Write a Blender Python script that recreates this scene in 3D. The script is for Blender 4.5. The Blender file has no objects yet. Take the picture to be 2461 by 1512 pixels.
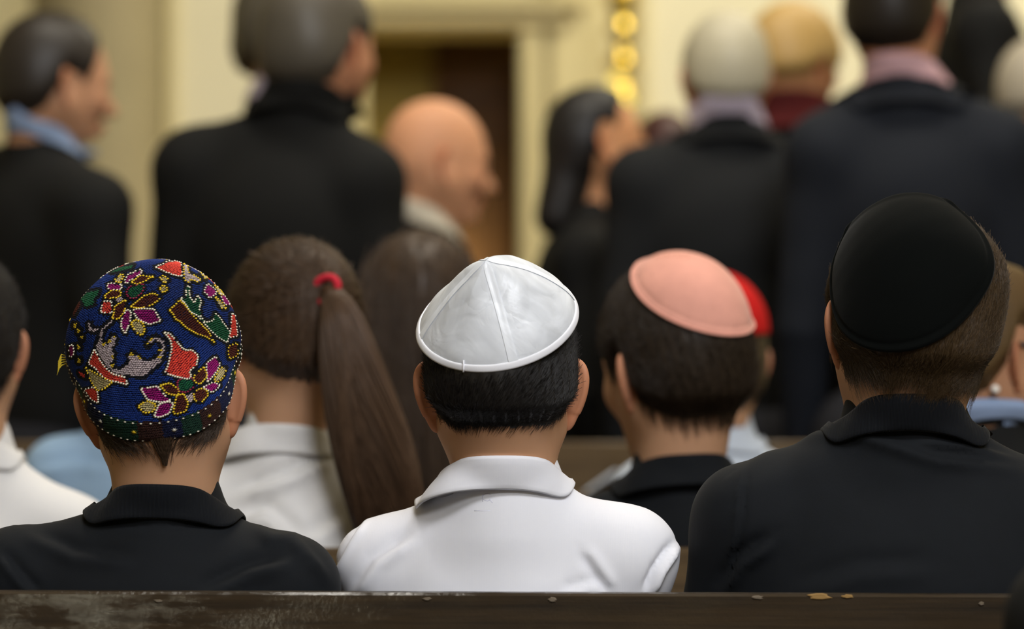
import bpy, math, random
import numpy as np
from mathutils import Vector
from mathutils.bvhtree import BVHTree

# ------------------------------------------------------------------ camera / world / light
SC = bpy.context.scene
COL = SC.collection
F = 8668.0            # focal length in pixels of the 2461 px wide frame
CX, HY, HC = 1230.5, 889.0, 1.05
cam = bpy.data.cameras.new('camera'); cam_o = bpy.data.objects.new('camera', cam); COL.objects.link(cam_o)
cam_o.location = (0, 0, HC); cam_o.rotation_euler = (math.pi/2, 0, 0)
cam.sensor_width = 36; cam.lens = F/2461*36; cam.shift_y = (HY-756)/2461
cam.clip_start = .05; cam.clip_end = 60
cam.dof.use_dof = True; cam.dof.focus_distance = 3.97; cam.dof.aperture_fstop = 2.9
SC.camera = cam_o
SC.view_settings.view_transform = 'Standard'; SC.view_settings.look = 'None'
SC.view_settings.exposure = 0.0; SC.view_settings.gamma = 1.0; SC.view_settings.use_curve_mapping = False
SC.cycles.use_denoising = True
SC.cycles.max_bounces = 7; SC.cycles.diffuse_bounces = 3; SC.cycles.transparent_max_bounces = 12
try: SC.cycles_curves.shape = 'RIBBONS'
except Exception: pass
wd = bpy.data.worlds.new('world'); SC.world = wd; wd.use_nodes = True
wd.node_tree.nodes['Background'].inputs[0].default_value = (1, .93, .8, 1)
wd.node_tree.nodes['Background'].inputs[1].default_value = .2

def area(name, loc, target, sx, sy, power, col):
    l = bpy.data.lights.new(name, 'AREA'); l.shape = 'RECTANGLE'; l.size = sx; l.size_y = sy
    l.energy = power; l.color = col
    o = bpy.data.objects.new(name, l); COL.objects.link(o); o.location = loc
    o.rotation_euler = (Vector(target)-Vector(loc)).to_track_quat('-Z', 'Y').to_euler()
    return o
area('hall_lamp', (1.3, .6, 4.85), (0.2, 3.9, .8), 2.4, 1.6, 270, (.93, .95, 1))
area('rear_hall_lamp', (1.8, -3.0, 4.6), (.2, 4, .9), 2.0, 1.4, 210, (.93, .95, 1))
area('middle_hall_lamp', (.3, 6.2, 4.85), (.3, 6.2, 0), 3.2, 1.2, 130, (1, .93, .8))
area('front_hall_lamp', (2.0, 9.6, 4.8), (.6, 12.6, 1.6), 3.2, 1.2, 235, (1, .94, .78))
area('pew_face_glint_light', (-1.34, -3.4, .30), (-.46, 3.85, .79), .30, .20, 8.5, (1, .93, .70))  # added low light behind the viewpoint, for a glint on the near pew

area('pew_edge_glint_light', (-.42, 3.62, 4.8), (-.42, 3.62, 0), .42, .3, 12, (1, .95, .86))  # unseen overhead light, put in to glint along the pew's top edge
area('recess_fill_light', (-.50, 13.36, 1.35), (-.47, 13.75, 1.2), .25, .25, 14, (1, .88, .6))  # invented light tucked behind the wall to brighten the door recess

# ------------------------------------------------------------------ numpy helpers
def A(*v): return np.array(v, float)
def W(px, py, D): return A((px-CX)*D/F, D, HC-(py-HY)*D/F)
def proj(P): return CX+P[:, 0]*F/P[:, 1], HY-(P[:, 2]-HC)*F/P[:, 1]
def ell(p, c, r):
    q = p-A(*c); r = A(*r); k0 = np.sqrt(((q/r)**2).sum(1)); k1 = np.sqrt(((q/r**2)**2).sum(1))+1e-9
    return k0*(k0-1)/k1
def sph(p, c, r): return np.sqrt(((p-A(*c))**2).sum(1))-r
def rc(p, a, b, ra, rb):
    a = A(*a); b = A(*b); ba = b-a; t = np.clip(((p-a)@ba)/(ba@ba+1e-12), 0, 1)
    return np.sqrt(((p-a-t[:, None]*ba)**2).sum(1))-(ra+t*(rb-ra))
def smin(a, b, k):
    h = np.maximum(k-np.abs(a-b), 0)/k
    return np.minimum(a, b)-h*h*k*.25
def smax(a, b, k): return -smin(-a, -b, k)
def sstep(a, b, x):
    t = np.clip((x-a)/(b-a), 0, 1); return t*t*(3-2*t)
def wob(p, f, seed=0):
    rs = np.random.RandomState(seed); o = np.zeros(len(p))
    for i in range(6):
        k = rs.normal(size=3); k *= f*rs.uniform(.6, 1.5)/np.linalg.norm(k)
        o += np.sin(p@k+rs.uniform(0, 6.28))
    return o/6
def nrm(v): return v/(np.linalg.norm(v, axis=-1, keepdims=True)+1e-12)
def grad(f, p, e=8e-4):
    d0 = f(p); g = np.zeros_like(p)
    for i in range(3):
        q = p.copy(); q[:, i] += e; g[:, i] = (f(q)-d0)/e
    return d0, g
def ax3(lo, hi, flo, fhi, fine, coarse):
    a = []
    if lo < flo: a.append(np.linspace(lo, flo, max(2, int(math.ceil((flo-lo)/coarse))+1))[:-1])
    a.append(np.linspace(flo, fhi, max(2, int(math.ceil((fhi-flo)/fine))+1)))
    if hi > fhi: a.append(np.linspace(fhi, hi, max(2, int(math.ceil((hi-fhi)/coarse))+1))[1:])
    return np.concatenate(a)
def surfnet(f, xs, ys, zs, newton=2):
    nx, ny, nz = len(xs), len(ys), len(zs)
    V = np.empty((nx, ny, nz), np.float32)
    step = max(1, int(250000/(ny*nz)))
    YZ = np.stack(np.meshgrid(ys, zs, indexing='ij'), -1).reshape(-1, 2)
    for i in range(0, nx, step):
        xx = xs[i:i+step]; P = np.empty((len(xx), len(YZ), 3)); P[:, :, 0] = xx[:, None]; P[:, :, 1:] = YZ
        V[i:i+step] = f(P.reshape(-1, 3)).reshape(len(xx), ny, nz)
    S = V < 0
    c = np.zeros((nx-1, ny-1, nz-1), np.int8)
    offs = [(a, b, d) for a in (0, 1) for b in (0, 1) for d in (0, 1)]
    for a, b, d in offs: c += S[a:nx-1+a, b:ny-1+b, d:nz-1+d]
    act = (c > 0) & (c < 8); I = np.argwhere(act); idx = -np.ones(act.shape, np.int64); idx[act] = np.arange(len(I))
    val = np.stack([V[I[:, 0]+a, I[:, 1]+b, I[:, 2]+d] for a, b, d in offs], 1).astype(float)
    pos = np.stack([np.stack([xs[I[:, 0]+a], ys[I[:, 1]+b], zs[I[:, 2]+d]], 1) for a, b, d in offs], 1)
    acc = np.zeros((len(I), 3)); n = np.zeros(len(I))
    for u in range(8):
        for w in range(u+1, 8):
            if sum(abs(x-y) for x, y in zip(offs[u], offs[w])) != 1: continue
            m = (val[:, u] < 0) != (val[:, w] < 0)
            t = val[m, u]/(val[m, u]-val[m, w])
            acc[m] += pos[m, u]+t[:, None]*(pos[m, w]-pos[m, u]); n[m] += 1
    P = acc/n[:, None]
    for _ in range(newton):
        d, g = grad(f, P); gl = (g*g).sum(1)+1e-6
        st = -(d/gl)[:, None]*g; L = np.linalg.norm(st, axis=1, keepdims=True)
        P = P+st*np.minimum(1, .006/(L+1e-9))*.9
    Q = []
    for axn in range(3):
        b, d = (axn+1) % 3, (axn+2) % 3
        sl0 = [slice(None)]*3; sl1 = [slice(None)]*3
        sl0[axn] = slice(0, -1); sl1[axn] = slice(1, None)
        for k in (b, d): sl0[k] = slice(1, -1); sl1[k] = slice(1, -1)
        s0, s1 = S[tuple(sl0)], S[tuple(sl1)]
        for m, flip in ((s0 & ~s1, 0), (~s0 & s1, 1)):
            E = np.argwhere(m)
            if not len(E): continue
            E[:, b] += 1; E[:, d] += 1
            q = []
            for ob, od in ((1, 1), (0, 1), (0, 0), (1, 0)):
                C = E.copy(); C[:, b] -= ob; C[:, d] -= od; q.append(idx[C[:, 0], C[:, 1], C[:, 2]])
            q = np.stack(q, 1); Q.append(q[:, ::-1] if flip else q)
    return P, np.concatenate(Q)

# ------------------------------------------------------------------ object helpers
def mesh_np(name, P, Q, mats, parent=None, col=None, smooth=True, origin=None, mi=None):
    me = bpy.data.meshes.new(name)
    P = np.asarray(P, float)
    o = bpy.data.objects.new(name, me)
    if parent is not None:
        r = parent
        while r.parent: r = r.parent
        P = P-np.array(r.location)
    Q = np.asarray(Q); k = Q.shape[1]
    me.vertices.add(len(P)); me.vertices.foreach_set('co', P.astype(np.float32).ravel())
    me.loops.add(Q.size); me.loops.foreach_set('vertex_index', Q.astype(np.int32).ravel())
    me.polygons.add(len(Q)); me.polygons.foreach_set('loop_start', np.arange(0, Q.size, k, dtype=np.int32))
    if mi is not None: me.polygons.foreach_set('material_index', np.asarray(mi, np.int32))
    me.update(calc_edges=True)
    me.polygons.foreach_set('use_smooth', np.full(len(Q), smooth))
    if col is not None:
        ca = me.color_attributes.new('Col', 'FLOAT_COLOR', 'POINT')
        c4 = np.ones((len(P), 4), np.float32); c4[:, :3] = col; ca.data.foreach_set('color', c4.ravel())
    for m in (mats if isinstance(mats, (list, tuple)) else [mats]): me.materials.append(m)
    me.validate()
    COL.objects.link(o); o.parent = parent
    return o
class MB:
    def __init__(s): s.P = []; s.Q = []; s.C = []; s.n = 0
    def add(s, P, Q, c=None):
        P = np.asarray(P, float).reshape(-1, 3); s.P.append(P); s.Q.append(np.asarray(Q)+s.n); s.n += len(P)
        if c is not None: s.C.append(np.broadcast_to(A(*c) if np.ndim(c) == 1 else c, (len(P), 3)))
        return s
    def box(s, c, d, bev=.004, rz=0):
        c = A(*c); h = A(*d)/2; b = min(bev, h.min()*.45)
        V = []; 
        for sx in (-1, 1):
            for sy in (-1, 1):
                for sz in (-1, 1):
                    for k in range(3):
                        v = h.copy()-b; v[k] += b; V.append(v*A(sx, sy, sz))
        V = np.array(V)
        hull = bmesh_hull(V)
        if rz: R = rotz(rz); V = V@R.T
        s.addtri(V+c, hull); return s
    def addtri(s, P, T):
        Q = [list(t) for t in T]; s.P.append(P); s.Q.append([[i+s.n for i in q] for q in Q]); s.n += len(P)
    def build(s, name, mat, parent=None, smooth=False):
        me = bpy.data.meshes.new(name); P = np.concatenate(s.P)
        if parent is not None:
            r = parent
            while r.parent: r = r.parent
            P = P-np.array(r.location)
        Fc = [list(map(int, q)) for qs in s.Q for q in qs]
        me.from_pydata(P.tolist(), [], Fc); me.update()
        me.polygons.foreach_set('use_smooth', np.full(len(me.polygons), smooth))
        me.materials.append(mat)
        o = bpy.data.objects.new(name, me); COL.objects.link(o); o.parent = parent
        return o
_h = {}
def bmesh_hull(V):
    # faces of a chamfered box whose 24 points are ordered by corner then axis
    if 'f' in _h: return _h['f']
    def i(sx, sy, sz, k): return ((sx*2+sy)*2+sz)*3+k
    f = []
    for k in range(3):
        a, b = (k+1) % 3, (k+2) % 3
        for s in (0, 1):
            q = []
            for (u, v) in ((0, 0), (1, 0), (1, 1), (0, 1)):
                t = [0, 0, 0]; t[k] = s; t[a] = u; t[b] = v; q.append(i(*t, k))
            f.append(q if s else q[::-1])
    for k in range(3):          # edges along axis k
        a, b = (k+1) % 3, (k+2) % 3
        for u in (0, 1):
            for v in (0, 1):
                t0 = [0]*3; t1 = [0]*3; t0[k] = 0; t1[k] = 1
                for t in (t0, t1): t[a] = u; t[b] = v
                q = [i(*t0, a), i(*t0, b), i(*t1, b), i(*t1, a)]
                if (u+v) % 2 == 0: q = q[::-1]
                if u == 1 and v == 1: pass
                f.append(q)
    for sx in (0, 1):
        for sy in (0, 1):
            for sz in (0, 1):
                q = [i(sx, sy, sz, 0), i(sx, sy, sz, 1), i(sx, sy, sz, 2)]
                if (sx+sy+sz) % 2 == 0: q = q[::-1]
                f.append(q)
    _h['f'] = f
    return f
def rotz(a): c, s = math.cos(a), math.sin(a); return np.array([[c, -s, 0], [s, c, 0], [0, 0, 1.]])
def rotx(a): c, s = math.cos(a), math.sin(a); return np.array([[1., 0, 0], [0, c, -s], [0, s, c]])
def roty(a): c, s = math.cos(a), math.sin(a); return np.array([[c, 0, s], [0, 1., 0], [-s, 0, c]])
def empty(name, loc, label, cat, group=None):
    o = bpy.data.objects.new(name, None); COL.objects.link(o); o.location = tuple(loc); o.empty_display_size = .1
    o['label'] = label; o['category'] = cat
    if group: o['group'] = group
    bpy.context.view_layer.update()
    return o
def gridq(n, m, wrap=True):
    i, j = np.meshgrid(np.arange(n-1), np.arange(m if wrap else m-1), indexing='ij'); j2 = (j+1) % m
    return np.stack([i*m+j, i*m+j2, (i+1)*m+j2, (i+1)*m+j], -1).reshape(-1, 4)
def lathe(profile, n=24, c=(0, 0, 0)):
    pr = np.array(profile, float); t = np.linspace(0, 2*np.pi, n, endpoint=False)
    P = np.stack([pr[:, 0][:, None]*np.cos(t), pr[:, 0][:, None]*np.sin(t), np.repeat(pr[:, 1][:, None], n, 1)], -1)
    return P.reshape(-1, 3)+A(*c), gridq(len(pr), n)
def tube(path, rad, n=10, flat=1.0):
    path = np.array(path, float); rad = np.broadcast_to(np.array(rad, float), (len(path),))
    T = nrm(np.gradient(path, axis=0)); up = A(0, 0, 1.) if abs(T[0, 2]) < .9 else A(0, 1., 0)
    P = []
    u = nrm(np.cross(T[0], up))
    for i in range(len(path)):
        u = nrm(u-T[i]*(u@T[i])); v = np.cross(T[i], u)
        t = np.linspace(0, 2*np.pi, n, endpoint=False)
        P.append(path[i]+rad[i]*(np.cos(t)[:, None]*u+flat*np.sin(t)[:, None]*v))
    P = np.concatenate(P); Q = gridq(len(path), n)
    c0, c1 = path[0], path[-1]; P = np.vstack([P, c0, c1]); m = len(path)*n
    k = np.arange(n); k2 = (k+1) % n
    e0 = np.stack([k2, k, np.full(n, m), np.full(n, m)], 1)
    e1 = np.stack([(len(path)-1)*n+k, (len(path)-1)*n+k2, np.full(n, m+1), np.full(n, m+1)], 1)
    return P, Q, e0[:, :3], e1[:, :3]
def addtube(mb, *a, **k):
    P, Q, e0, e1 = tube(*a, **k); b = mb.n
    mb.P.append(P); mb.Q.append(Q+b); mb.Q.append(e0+b); mb.Q.append(e1+b); mb.n += len(P)

# ------------------------------------------------------------------ materials
def lin(r, g, b):
    c = np.array([r, g, b])/255.; return tuple(np.where(c < .04045, c/12.92, ((c+.055)/1.055)**2.4))
def mat(name, col, rough=.8, spec=.3, bump=None, var=None, metal=0, coat=0, sss=0, vcol=False, sheen=0, weave=None):
    m = bpy.data.materials.new(name); m.use_nodes = True; nt = m.node_tree; N = nt.nodes; L = nt.links
    b = N['Principled BSDF']; b.inputs['Roughness'].default_value = rough
    b.inputs['Specular IOR Level'].default_value = spec; b.inputs['Metallic'].default_value = metal
    b.inputs['Coat Weight'].default_value = coat; b.inputs['Coat Roughness'].default_value = .2
    if sss:
        b.inputs['Subsurface Weight'].default_value = sss; b.inputs['Subsurface Radius'].default_value = (.010, .004, .002)
        b.inputs['Subsurface Scale'].default_value = 1
    if sheen:
        b.inputs['Sheen Weight'].default_value = sheen; b.inputs['Sheen Roughness'].default_value = .4
    tc = N.new('ShaderNodeTexCoord')
    src = None
    rgb = N.new('ShaderNodeRGB'); rgb.outputs[0].default_value = (*col, 1); src = rgb.outputs[0]
    if var:
        nz = N.new('ShaderNodeTexNoise'); nz.inputs['Scale'].default_value = var[0]; nz.inputs['Detail'].default_value = 5
        L.new(tc.outputs['Object'], nz.inputs['Vector'])
        mr = N.new('ShaderNodeMapRange'); mr.inputs[3].default_value = 1-var[1]; mr.inputs[4].default_value = 1+var[1]
        mr.inputs[1].default_value = .3; mr.inputs[2].default_value = .7
        L.new(nz.outputs[0], mr.inputs[0])
        mx = N.new('ShaderNodeMix'); mx.data_type = 'RGBA'; mx.blend_type = 'MULTIPLY'; mx.inputs[0].default_value = 1
        L.new(src, mx.inputs[6]); L.new(mr.outputs[0], mx.inputs[7]); src = mx.outputs[2]
    if vcol:
        at = N.new('ShaderNodeAttribute'); at.attribute_name = 'Col'
        mx = N.new('ShaderNodeMix'); mx.data_type = 'RGBA'; mx.blend_type = 'MULTIPLY'; mx.inputs[0].default_value = 1
        L.new(src, mx.inputs[6]); L.new(at.outputs[0], mx.inputs[7]); src = mx.outputs[2]
    L.new(src, b.inputs['Base Color'])
    h = None
    if bump:
        nz = N.new('ShaderNodeTexNoise'); nz.inputs['Scale'].default_value = bump[0]; nz.inputs['Detail'].default_value = 4
        L.new(tc.outputs['Object'], nz.inputs['Vector']); h = nz.outputs[0]
        bp = N.new('ShaderNodeBump'); bp.inputs['Strength'].default_value = bump[1]; bp.inputs['Distance'].default_value = bump[2]
        L.new(h, bp.inputs['Height']); L.new(bp.outputs[0], b.inputs['Normal'])
    if weave:
        wv = N.new('ShaderNodeTexWave'); wv.inputs['Scale'].default_value = weave[0]; wv.bands_direction = 'X'
        wv.inputs['Distortion'].default_value = .6
        L.new(tc.outputs['Object'], wv.inputs['Vector'])
        bp = N.new('ShaderNodeBump'); bp.inputs['Strength'].default_value = weave[1]; bp.inputs['Distance'].default_value = .001
        L.new(wv.outputs[0], bp.inputs['Height']); L.new(bp.outputs[0], b.inputs['Normal'])
    return m
def wood(name, c1, c2, rough=.35, coat=.3, scale=1.0):
    m = mat(name, c1, rough, .2, coat=coat); nt = m.node_tree; N = nt.nodes; L = nt.links; b = N['Principled BSDF']
    tc = [n for n in N if n.type == 'TEX_COORD'][0]
    mp = N.new('ShaderNodeMapping'); mp.inputs['Scale'].default_value = (2.2*scale, 30*scale, 70*scale)
    L.new(tc.outputs['Object'], mp.inputs[0])
    n1 = N.new('ShaderNodeTexNoise'); n1.inputs['Scale'].default_value = 1.6; n1.inputs['Detail'].default_value = 8; n1.inputs['Roughness'].default_value = .65
    L.new(mp.outputs[0], n1.inputs['Vector'])
    cr = N.new('ShaderNodeValToRGB'); cr.color_ramp.elements[0].color = (*c1, 1); cr.color_ramp.elements[1].color = (*c2, 1)
    cr.color_ramp.elements[0].position = .3; cr.color_ramp.elements[1].position = .75
    L.new(n1.outputs[0], cr.inputs[0]); L.new(cr.outputs[0], b.inputs['Base Color'])
    n2 = N.new('ShaderNodeTexNoise'); n2.inputs['Scale'].default_value = 9; n2.inputs['Detail'].default_value = 6
    mp2 = N.new('ShaderNodeMapping'); mp2.inputs['Scale'].default_value = (1, 3, 3)
    L.new(tc.outputs['Object'], mp2.inputs[0]); L.new(mp2.outputs[0], n2.inputs['Vector'])
    mr = N.new('ShaderNodeMapRange'); mr.inputs[1].default_value = .35; mr.inputs[2].default_value = .65
    mr.inputs[3].default_value = rough; mr.inputs[4].default_value = rough+.25
    L.new(n2.outputs[0], mr.inputs[0]); L.new(mr.outputs[0], b.inputs['Roughness'])
    b.inputs['Coat Roughness'].default_value = .09
    n4 = N.new('ShaderNodeTexNoise'); n4.inputs['Scale'].default_value = 14; n4.inputs['Detail'].default_value = 8; n4.inputs['Roughness'].default_value = .7
    L.new(mp2.outputs[0], n4.inputs['Vector'])
    m4 = N.new('ShaderNodeMapRange'); m4.inputs[1].default_value = .44; m4.inputs[2].default_value = .60; m4.inputs[4].default_value = coat*1.6
    L.new(n4.outputs[0], m4.inputs[0]); L.new(m4.outputs[0], b.inputs['Coat Weight'])
    ad = N.new('ShaderNodeMath'); ad.operation = 'ADD'; L.new(n1.outputs[0], ad.inputs[0])
    n3 = N.new('ShaderNodeTexNoise'); n3.inputs['Scale'].default_value = 160; n3.inputs['Detail'].default_value = 3
    L.new(tc.outputs['Object'], n3.inputs['Vector']); L.new(n3.outputs[0], ad.inputs[1])
    bp = N.new('ShaderNodeBump'); bp.inputs['Strength'].default_value = .22; bp.inputs['Distance'].default_value = .0012
    L.new(ad.outputs[0], bp.inputs['Height']); L.new(bp.outputs[0], b.inputs['Normal'])
    L.new(bp.outputs[0], b.inputs['Coat Normal'])
    return m
def sheer(name, fac_t=.38):
    m = bpy.data.materials.new(name); m.use_nodes = True; N = m.node_tree.nodes; L = m.node_tree.links
    N.clear(); out = N.new('ShaderNodeOutputMaterial')
    d = N.new('ShaderNodeBsdfDiffuse'); d.inputs[0].default_value = (.92, .95, 1.0, 1)
    t = N.new('ShaderNodeBsdfTranslucent'); t.inputs[0].default_value = (.92, .95, 1.0, 1)
    tr = N.new('ShaderNodeBsdfTransparent')
    g = N.new('ShaderNodeBsdfGlossy'); g.inputs['Roughness'].default_value = .35
    a = N.new('ShaderNodeMixShader'); a.inputs[0].default_value = .08; L.new(d.outputs[0], a.inputs[1]); L.new(t.outputs[0], a.inputs[2])
    g2 = N.new('ShaderNodeMixShader'); g2.inputs[0].default_value = .05; L.new(a.outputs[0], g2.inputs[1]); L.new(g.outputs[0], g2.inputs[2])
    b = N.new('ShaderNodeMixShader')
    tc = N.new('ShaderNodeTexCoord'); nz = N.new('ShaderNodeTexNoise'); nz.inputs['Scale'].default_value = 17; nz.inputs['Detail'].default_value = 3; nz.inputs['Distortion'].default_value = 1.6
    L.new(tc.outputs['Object'], nz.inputs[0])
    mr = N.new('ShaderNodeMapRange'); mr.inputs[1].default_value = .3; mr.inputs[2].default_value = .7
    mr.inputs[3].default_value = fac_t*.25; mr.inputs[4].default_value = fac_t*1.9
    vo = N.new('ShaderNodeTexVoronoi'); vo.feature = 'DISTANCE_TO_EDGE'; vo.inputs['Scale'].default_value = 17
    dm = N.new('ShaderNodeMix'); dm.data_type = 'VECTOR'; dm.inputs[0].default_value = .03
    L.new(tc.outputs['Object'], dm.inputs[4]); L.new(nz.outputs['Color'], dm.inputs[5]); L.new(dm.outputs[1], vo.inputs['Vector'])
    cl = N.new('ShaderNodeMath'); cl.operation = 'MINIMUM'; cl.inputs[1].default_value = .22; L.new(vo.outputs['Distance'], cl.inputs[0])
    bp = N.new('ShaderNodeBump'); bp.inputs['Strength'].default_value = .32; bp.inputs['Distance'].default_value = .010; L.new(cl.outputs[0], bp.inputs['Height'])
    for sh_ in (d, t, g): L.new(bp.outputs[0], sh_.inputs['Normal'])
    L.new(nz.outputs[0], mr.inputs[0]); L.new(mr.outputs[0], b.inputs[0])
    L.new(g2.outputs[0], b.inputs[1]); L.new(tr.outputs[0], b.inputs[2]); L.new(b.outputs[0], out.inputs[0])
    return m
M = {}
M['skin'] = mat('skin', lin(194, 149, 116), .55, .3, bump=(260, .12, .0006), sss=.12, vcol=True)
M['white_polo'] = mat('white_polo', lin(232, 232, 238), .85, .2, weave=(420, .12))
M['white_knit'] = mat('white_knit', lin(222, 220, 218), .85, .2, bump=(300, .1, .001))
M['navy_polo'] = mat('navy_polo', lin(12, 15.5, 20), .85, .25, bump=(700, .15, .0006), var=(60, .08), sheen=.03)
M['navy_rib'] = mat('navy_rib', lin(11, 14, 19), .85, .2, weave=(210, .35), sheen=.05)
M['blue_shirt'] = mat('blue_shirt', lin(150, 178, 205), .8, .2, bump=(200, .1, .001))
M['pale_shirt'] = mat('pale_shirt', lin(205, 214, 226), .8, .2)
M['black_suit'] = mat('black_suit', lin(22, 22, 21), .85, .2, bump=(300, .1, .001))
M['charcoal_suit'] = mat('charcoal_suit', lin(29, 30, 31), .85, .2)
M['navy_suit'] = mat('navy_suit', lin(22, 26, 34), .8, .25)
M['dark_trousers'] = mat('dark_trousers', lin(34, 34, 38), .85, .2)
M['shoe'] = mat('shoe_leather', lin(24, 22, 20), .4, .4)
M['lilac_collar'] = mat('lilac_collar', lin(196, 182, 196), .8, .2)
M['pink_collar'] = mat('pink_collar', lin(205, 165, 170), .8, .2)
M['cream_collar'] = mat('cream_collar', lin(195, 185, 165), .8, .2)
M['sky_collar'] = mat('sky_collar', lin(140, 158, 188), .8, .2)
M['red_scarf'] = mat('red_scarf', lin(92, 38, 38), .9, .1, bump=(80, .3, .002))
M['pink_suede'] = mat('pink_suede', lin(228, 164, 146), .95, .1, bump=(500, .2, .0006), var=(30, .06), sheen=.25)
M['black_velvet'] = mat('black_velvet', lin(7, 9, 8), .95, .08, bump=(600, .2, .0006), sheen=.04)
M['red_felt'] = mat('red_felt', lin(196, 32, 30), .9, .1)
M['grey_felt'] = mat('blue_grey_felt', lin(120, 132, 150), .9, .1)
M['red_tie'] = mat('red_hair_tie', lin(196, 42, 58), .8, .2, bump=(300, .4, .001))
M['thread'] = mat('embroidery_thread', (1, 1, 1), .75, .25, vcol=True)
M['cap_cloth'] = mat('cap_cloth', lin(14, 20, 44), .9, .1, bump=(500, .3, .0006))
M['sheer'] = sheer('sheer_white_cloth', .15)
M['ribbon'] = sheer('sheer_ribbon', .03)
M['binding'] = mat('white_binding', lin(240, 240, 245), .8, .2)
M['gold_frame'] = mat('glasses_frame', lin(30, 22, 20), .3, .5)
M['pearl'] = mat('pearl', lin(245, 238, 228), .2, .6)
M['shawl'] = mat('grey_shawl', lin(170, 160, 155), .9, .1)
_hm = {}
def hairmat(col, rough=.42, spec=.35, strand=False):
    k = (tuple(col), rough, spec, strand)
    if k not in _hm:
        m = mat('hair_strands' if strand else 'hair_mass', lin(*col), rough, spec)
        if strand:
            nt = m.node_tree; b = nt.nodes['Principled BSDF']; lk = b.inputs['Base Color'].links[0]; src = lk.from_socket
            hi = nt.nodes.new('ShaderNodeHairInfo'); mr = nt.nodes.new('ShaderNodeMapRange'); mr.inputs[3].default_value = .55; mr.inputs[4].default_value = 1.6
            mx = nt.nodes.new('ShaderNodeMix'); mx.data_type = 'RGBA'; mx.blend_type = 'MULTIPLY'; mx.inputs[0].default_value = 1
            nt.links.new(hi.outputs['Random'], mr.inputs[0]); nt.links.new(src, mx.inputs[6]); nt.links.new(mr.outputs[0], mx.inputs[7])
            nt.links.new(mx.outputs[2], b.inputs['Base Color'])
        _hm[k] = m
    return _hm[k]

# ------------------------------------------------------------------ the head
def head_sdf(p):
    q = p.copy(); q[:, 0] = np.abs(q[:, 0])
    d = ell(p, (0, -.010, .040), (.073, .099, .090))
    d = smin(d, ell(p, (0, -.045, .000), (.059, .052, .060)), .032)
    d = smin(d, ell(p, (0, .030, -.005), (.066, .066, .085)), .03)
    d = smin(d, rc(q, (.046, .005, -.035), (.018, .070, -.088), .026, .020), .03)
    d = smin(d, sph(p, (0, .078, -.092), .017), .02)
    d = smin(d, rc(q, (.012, .086, .024), (.046, .070, .024), .011, .010), .015)
    d = smin(d, sph(q, (.040, .060, -.018), .026), .02)
    d = smax(d, -sph(q, (.031, .098, .004), .013), .012)
    d = smin(d, sph(q, (.031, .079, .004), .0125), .004)
    d = smin(d, rc(p, (0, .088, .012), (0, .113, -.026), .008, .012), .012)
    d = smin(d, sph(q, (.011, .101, -.031), .008), .008)
    d = smin(d, ell(p, (0, .093, -.054), (.022, .010, .006)), .006)
    d = smin(d, ell(p, (0, .092, -.063), (.019, .010, .006)), .006)
    return d
def ear_mesh():
    def f(p):   # u front->back, v up, w outward
        u, v, w = p[:, 0], p[:, 1], p[:, 2]
        uu = u-.12*v
        wu = 1+.22*np.clip(v/.03, -1, 1)          # wider at the top
        ru, rv = .0165, .0300
        rad = np.sqrt((uu/(ru*wu))**2+(v/rv)**2)+1e-6
        ds = (rad-1)*np.minimum(ru, rv)*.95
        bowl = -.0065*np.clip(1-rad**2, 0, 1)
        plate = np.maximum(ds, np.abs(w-bowl-.0005)-.0020)
        rim = np.sqrt(ds**2+(w-.0012)**2)-.0036*(1-.25*(v < -.02))
        d = smin(plate, rim, .004)
        lobe = ell(p, (-.004, -.027, .0), (.0085, .0095, .0042)); d = smin(d, lobe, .006)
        conc = ell(p, (-.006, -.002, -.009), (.0110, .0180, .0105)); d = smin(d, conc, .007)
        anti = rc(p, (.006, .016, -.001), (.004, -.014, -.003), .0035, .003); d = smin(d, anti, .004)
        hole = ell(p, (-.004, -.004, .004), (.0065, .0085, .0075)); d = smax(d, -hole, .003)
        return d
    P, Q = surfnet(f, np.arange(-.026, .028, .0016), np.arange(-.042, .038, .0018), np.arange(-.024, .010, .0014), 1)
    return P, Q
EAR = ear_mesh()
def ear_placed(side, s, flare=.66, es=1.0):
    P, Q = EAR; a = flare
    u = A(math.sin(a), -math.cos(a), -.10); u = u/np.linalg.norm(u); v = A(.10, -.16, 1.); v -= u*(v@u); v /= np.linalg.norm(v); w = A(*np.cross(v, u)); w = -np.cross(u, v)*-1
    w = np.cross(u, v); w = w if w[0] > 0 else -w
    L = A(.062, .004, -.002)+((P[:, :1]*es+.0165*es)*u+P[:, 1:2]*es*v+P[:, 2:3]*es*w)
    # orientation: (u,v,w) may be left-handed
    flip = np.linalg.det(np.stack([u, v, w])) < 0
    if side < 0: L = L*A(-1, 1, 1); flip = not flip
    return L*s, (Q[:, ::-1] if flip else Q)
def hand_local():
    def f(p):
        d = ell(p, (0, .045, 0), (.040, .050, .014))
        for i, (x, l) in enumerate(((-.030, .070), (-.010, .080), (.010, .075), (.029, .060))):
            k = A(x, .088, 0); m = k+A(x*.12, l*.5, -.006); e = k+A(x*.18, l*.88, -.028)
            g = np.minimum(rc(p, k-A(0, .02, 0), m, .0098, .0088), rc(p, m, e, .0088, .0070))
            d = smin(d, g, .006)
        t = np.minimum(rc(p, (-.030, .02, -.004), (-.056, .052, -.014), .014, .0105), rc(p, (-.056, .052, -.014), (-.058, .082, -.020), .0105, .008))
        d = smin(d, t, .01)
        return smin(d, rc(p, (0, -.05, 0), (0, .02, 0), .026, .026), .02)
    return surfnet(f, np.arange(-.075, .055, .0045), np.arange(-.085, .185, .0045), np.arange(-.05, .03, .0045), 1)
HAND = hand_local()

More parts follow.
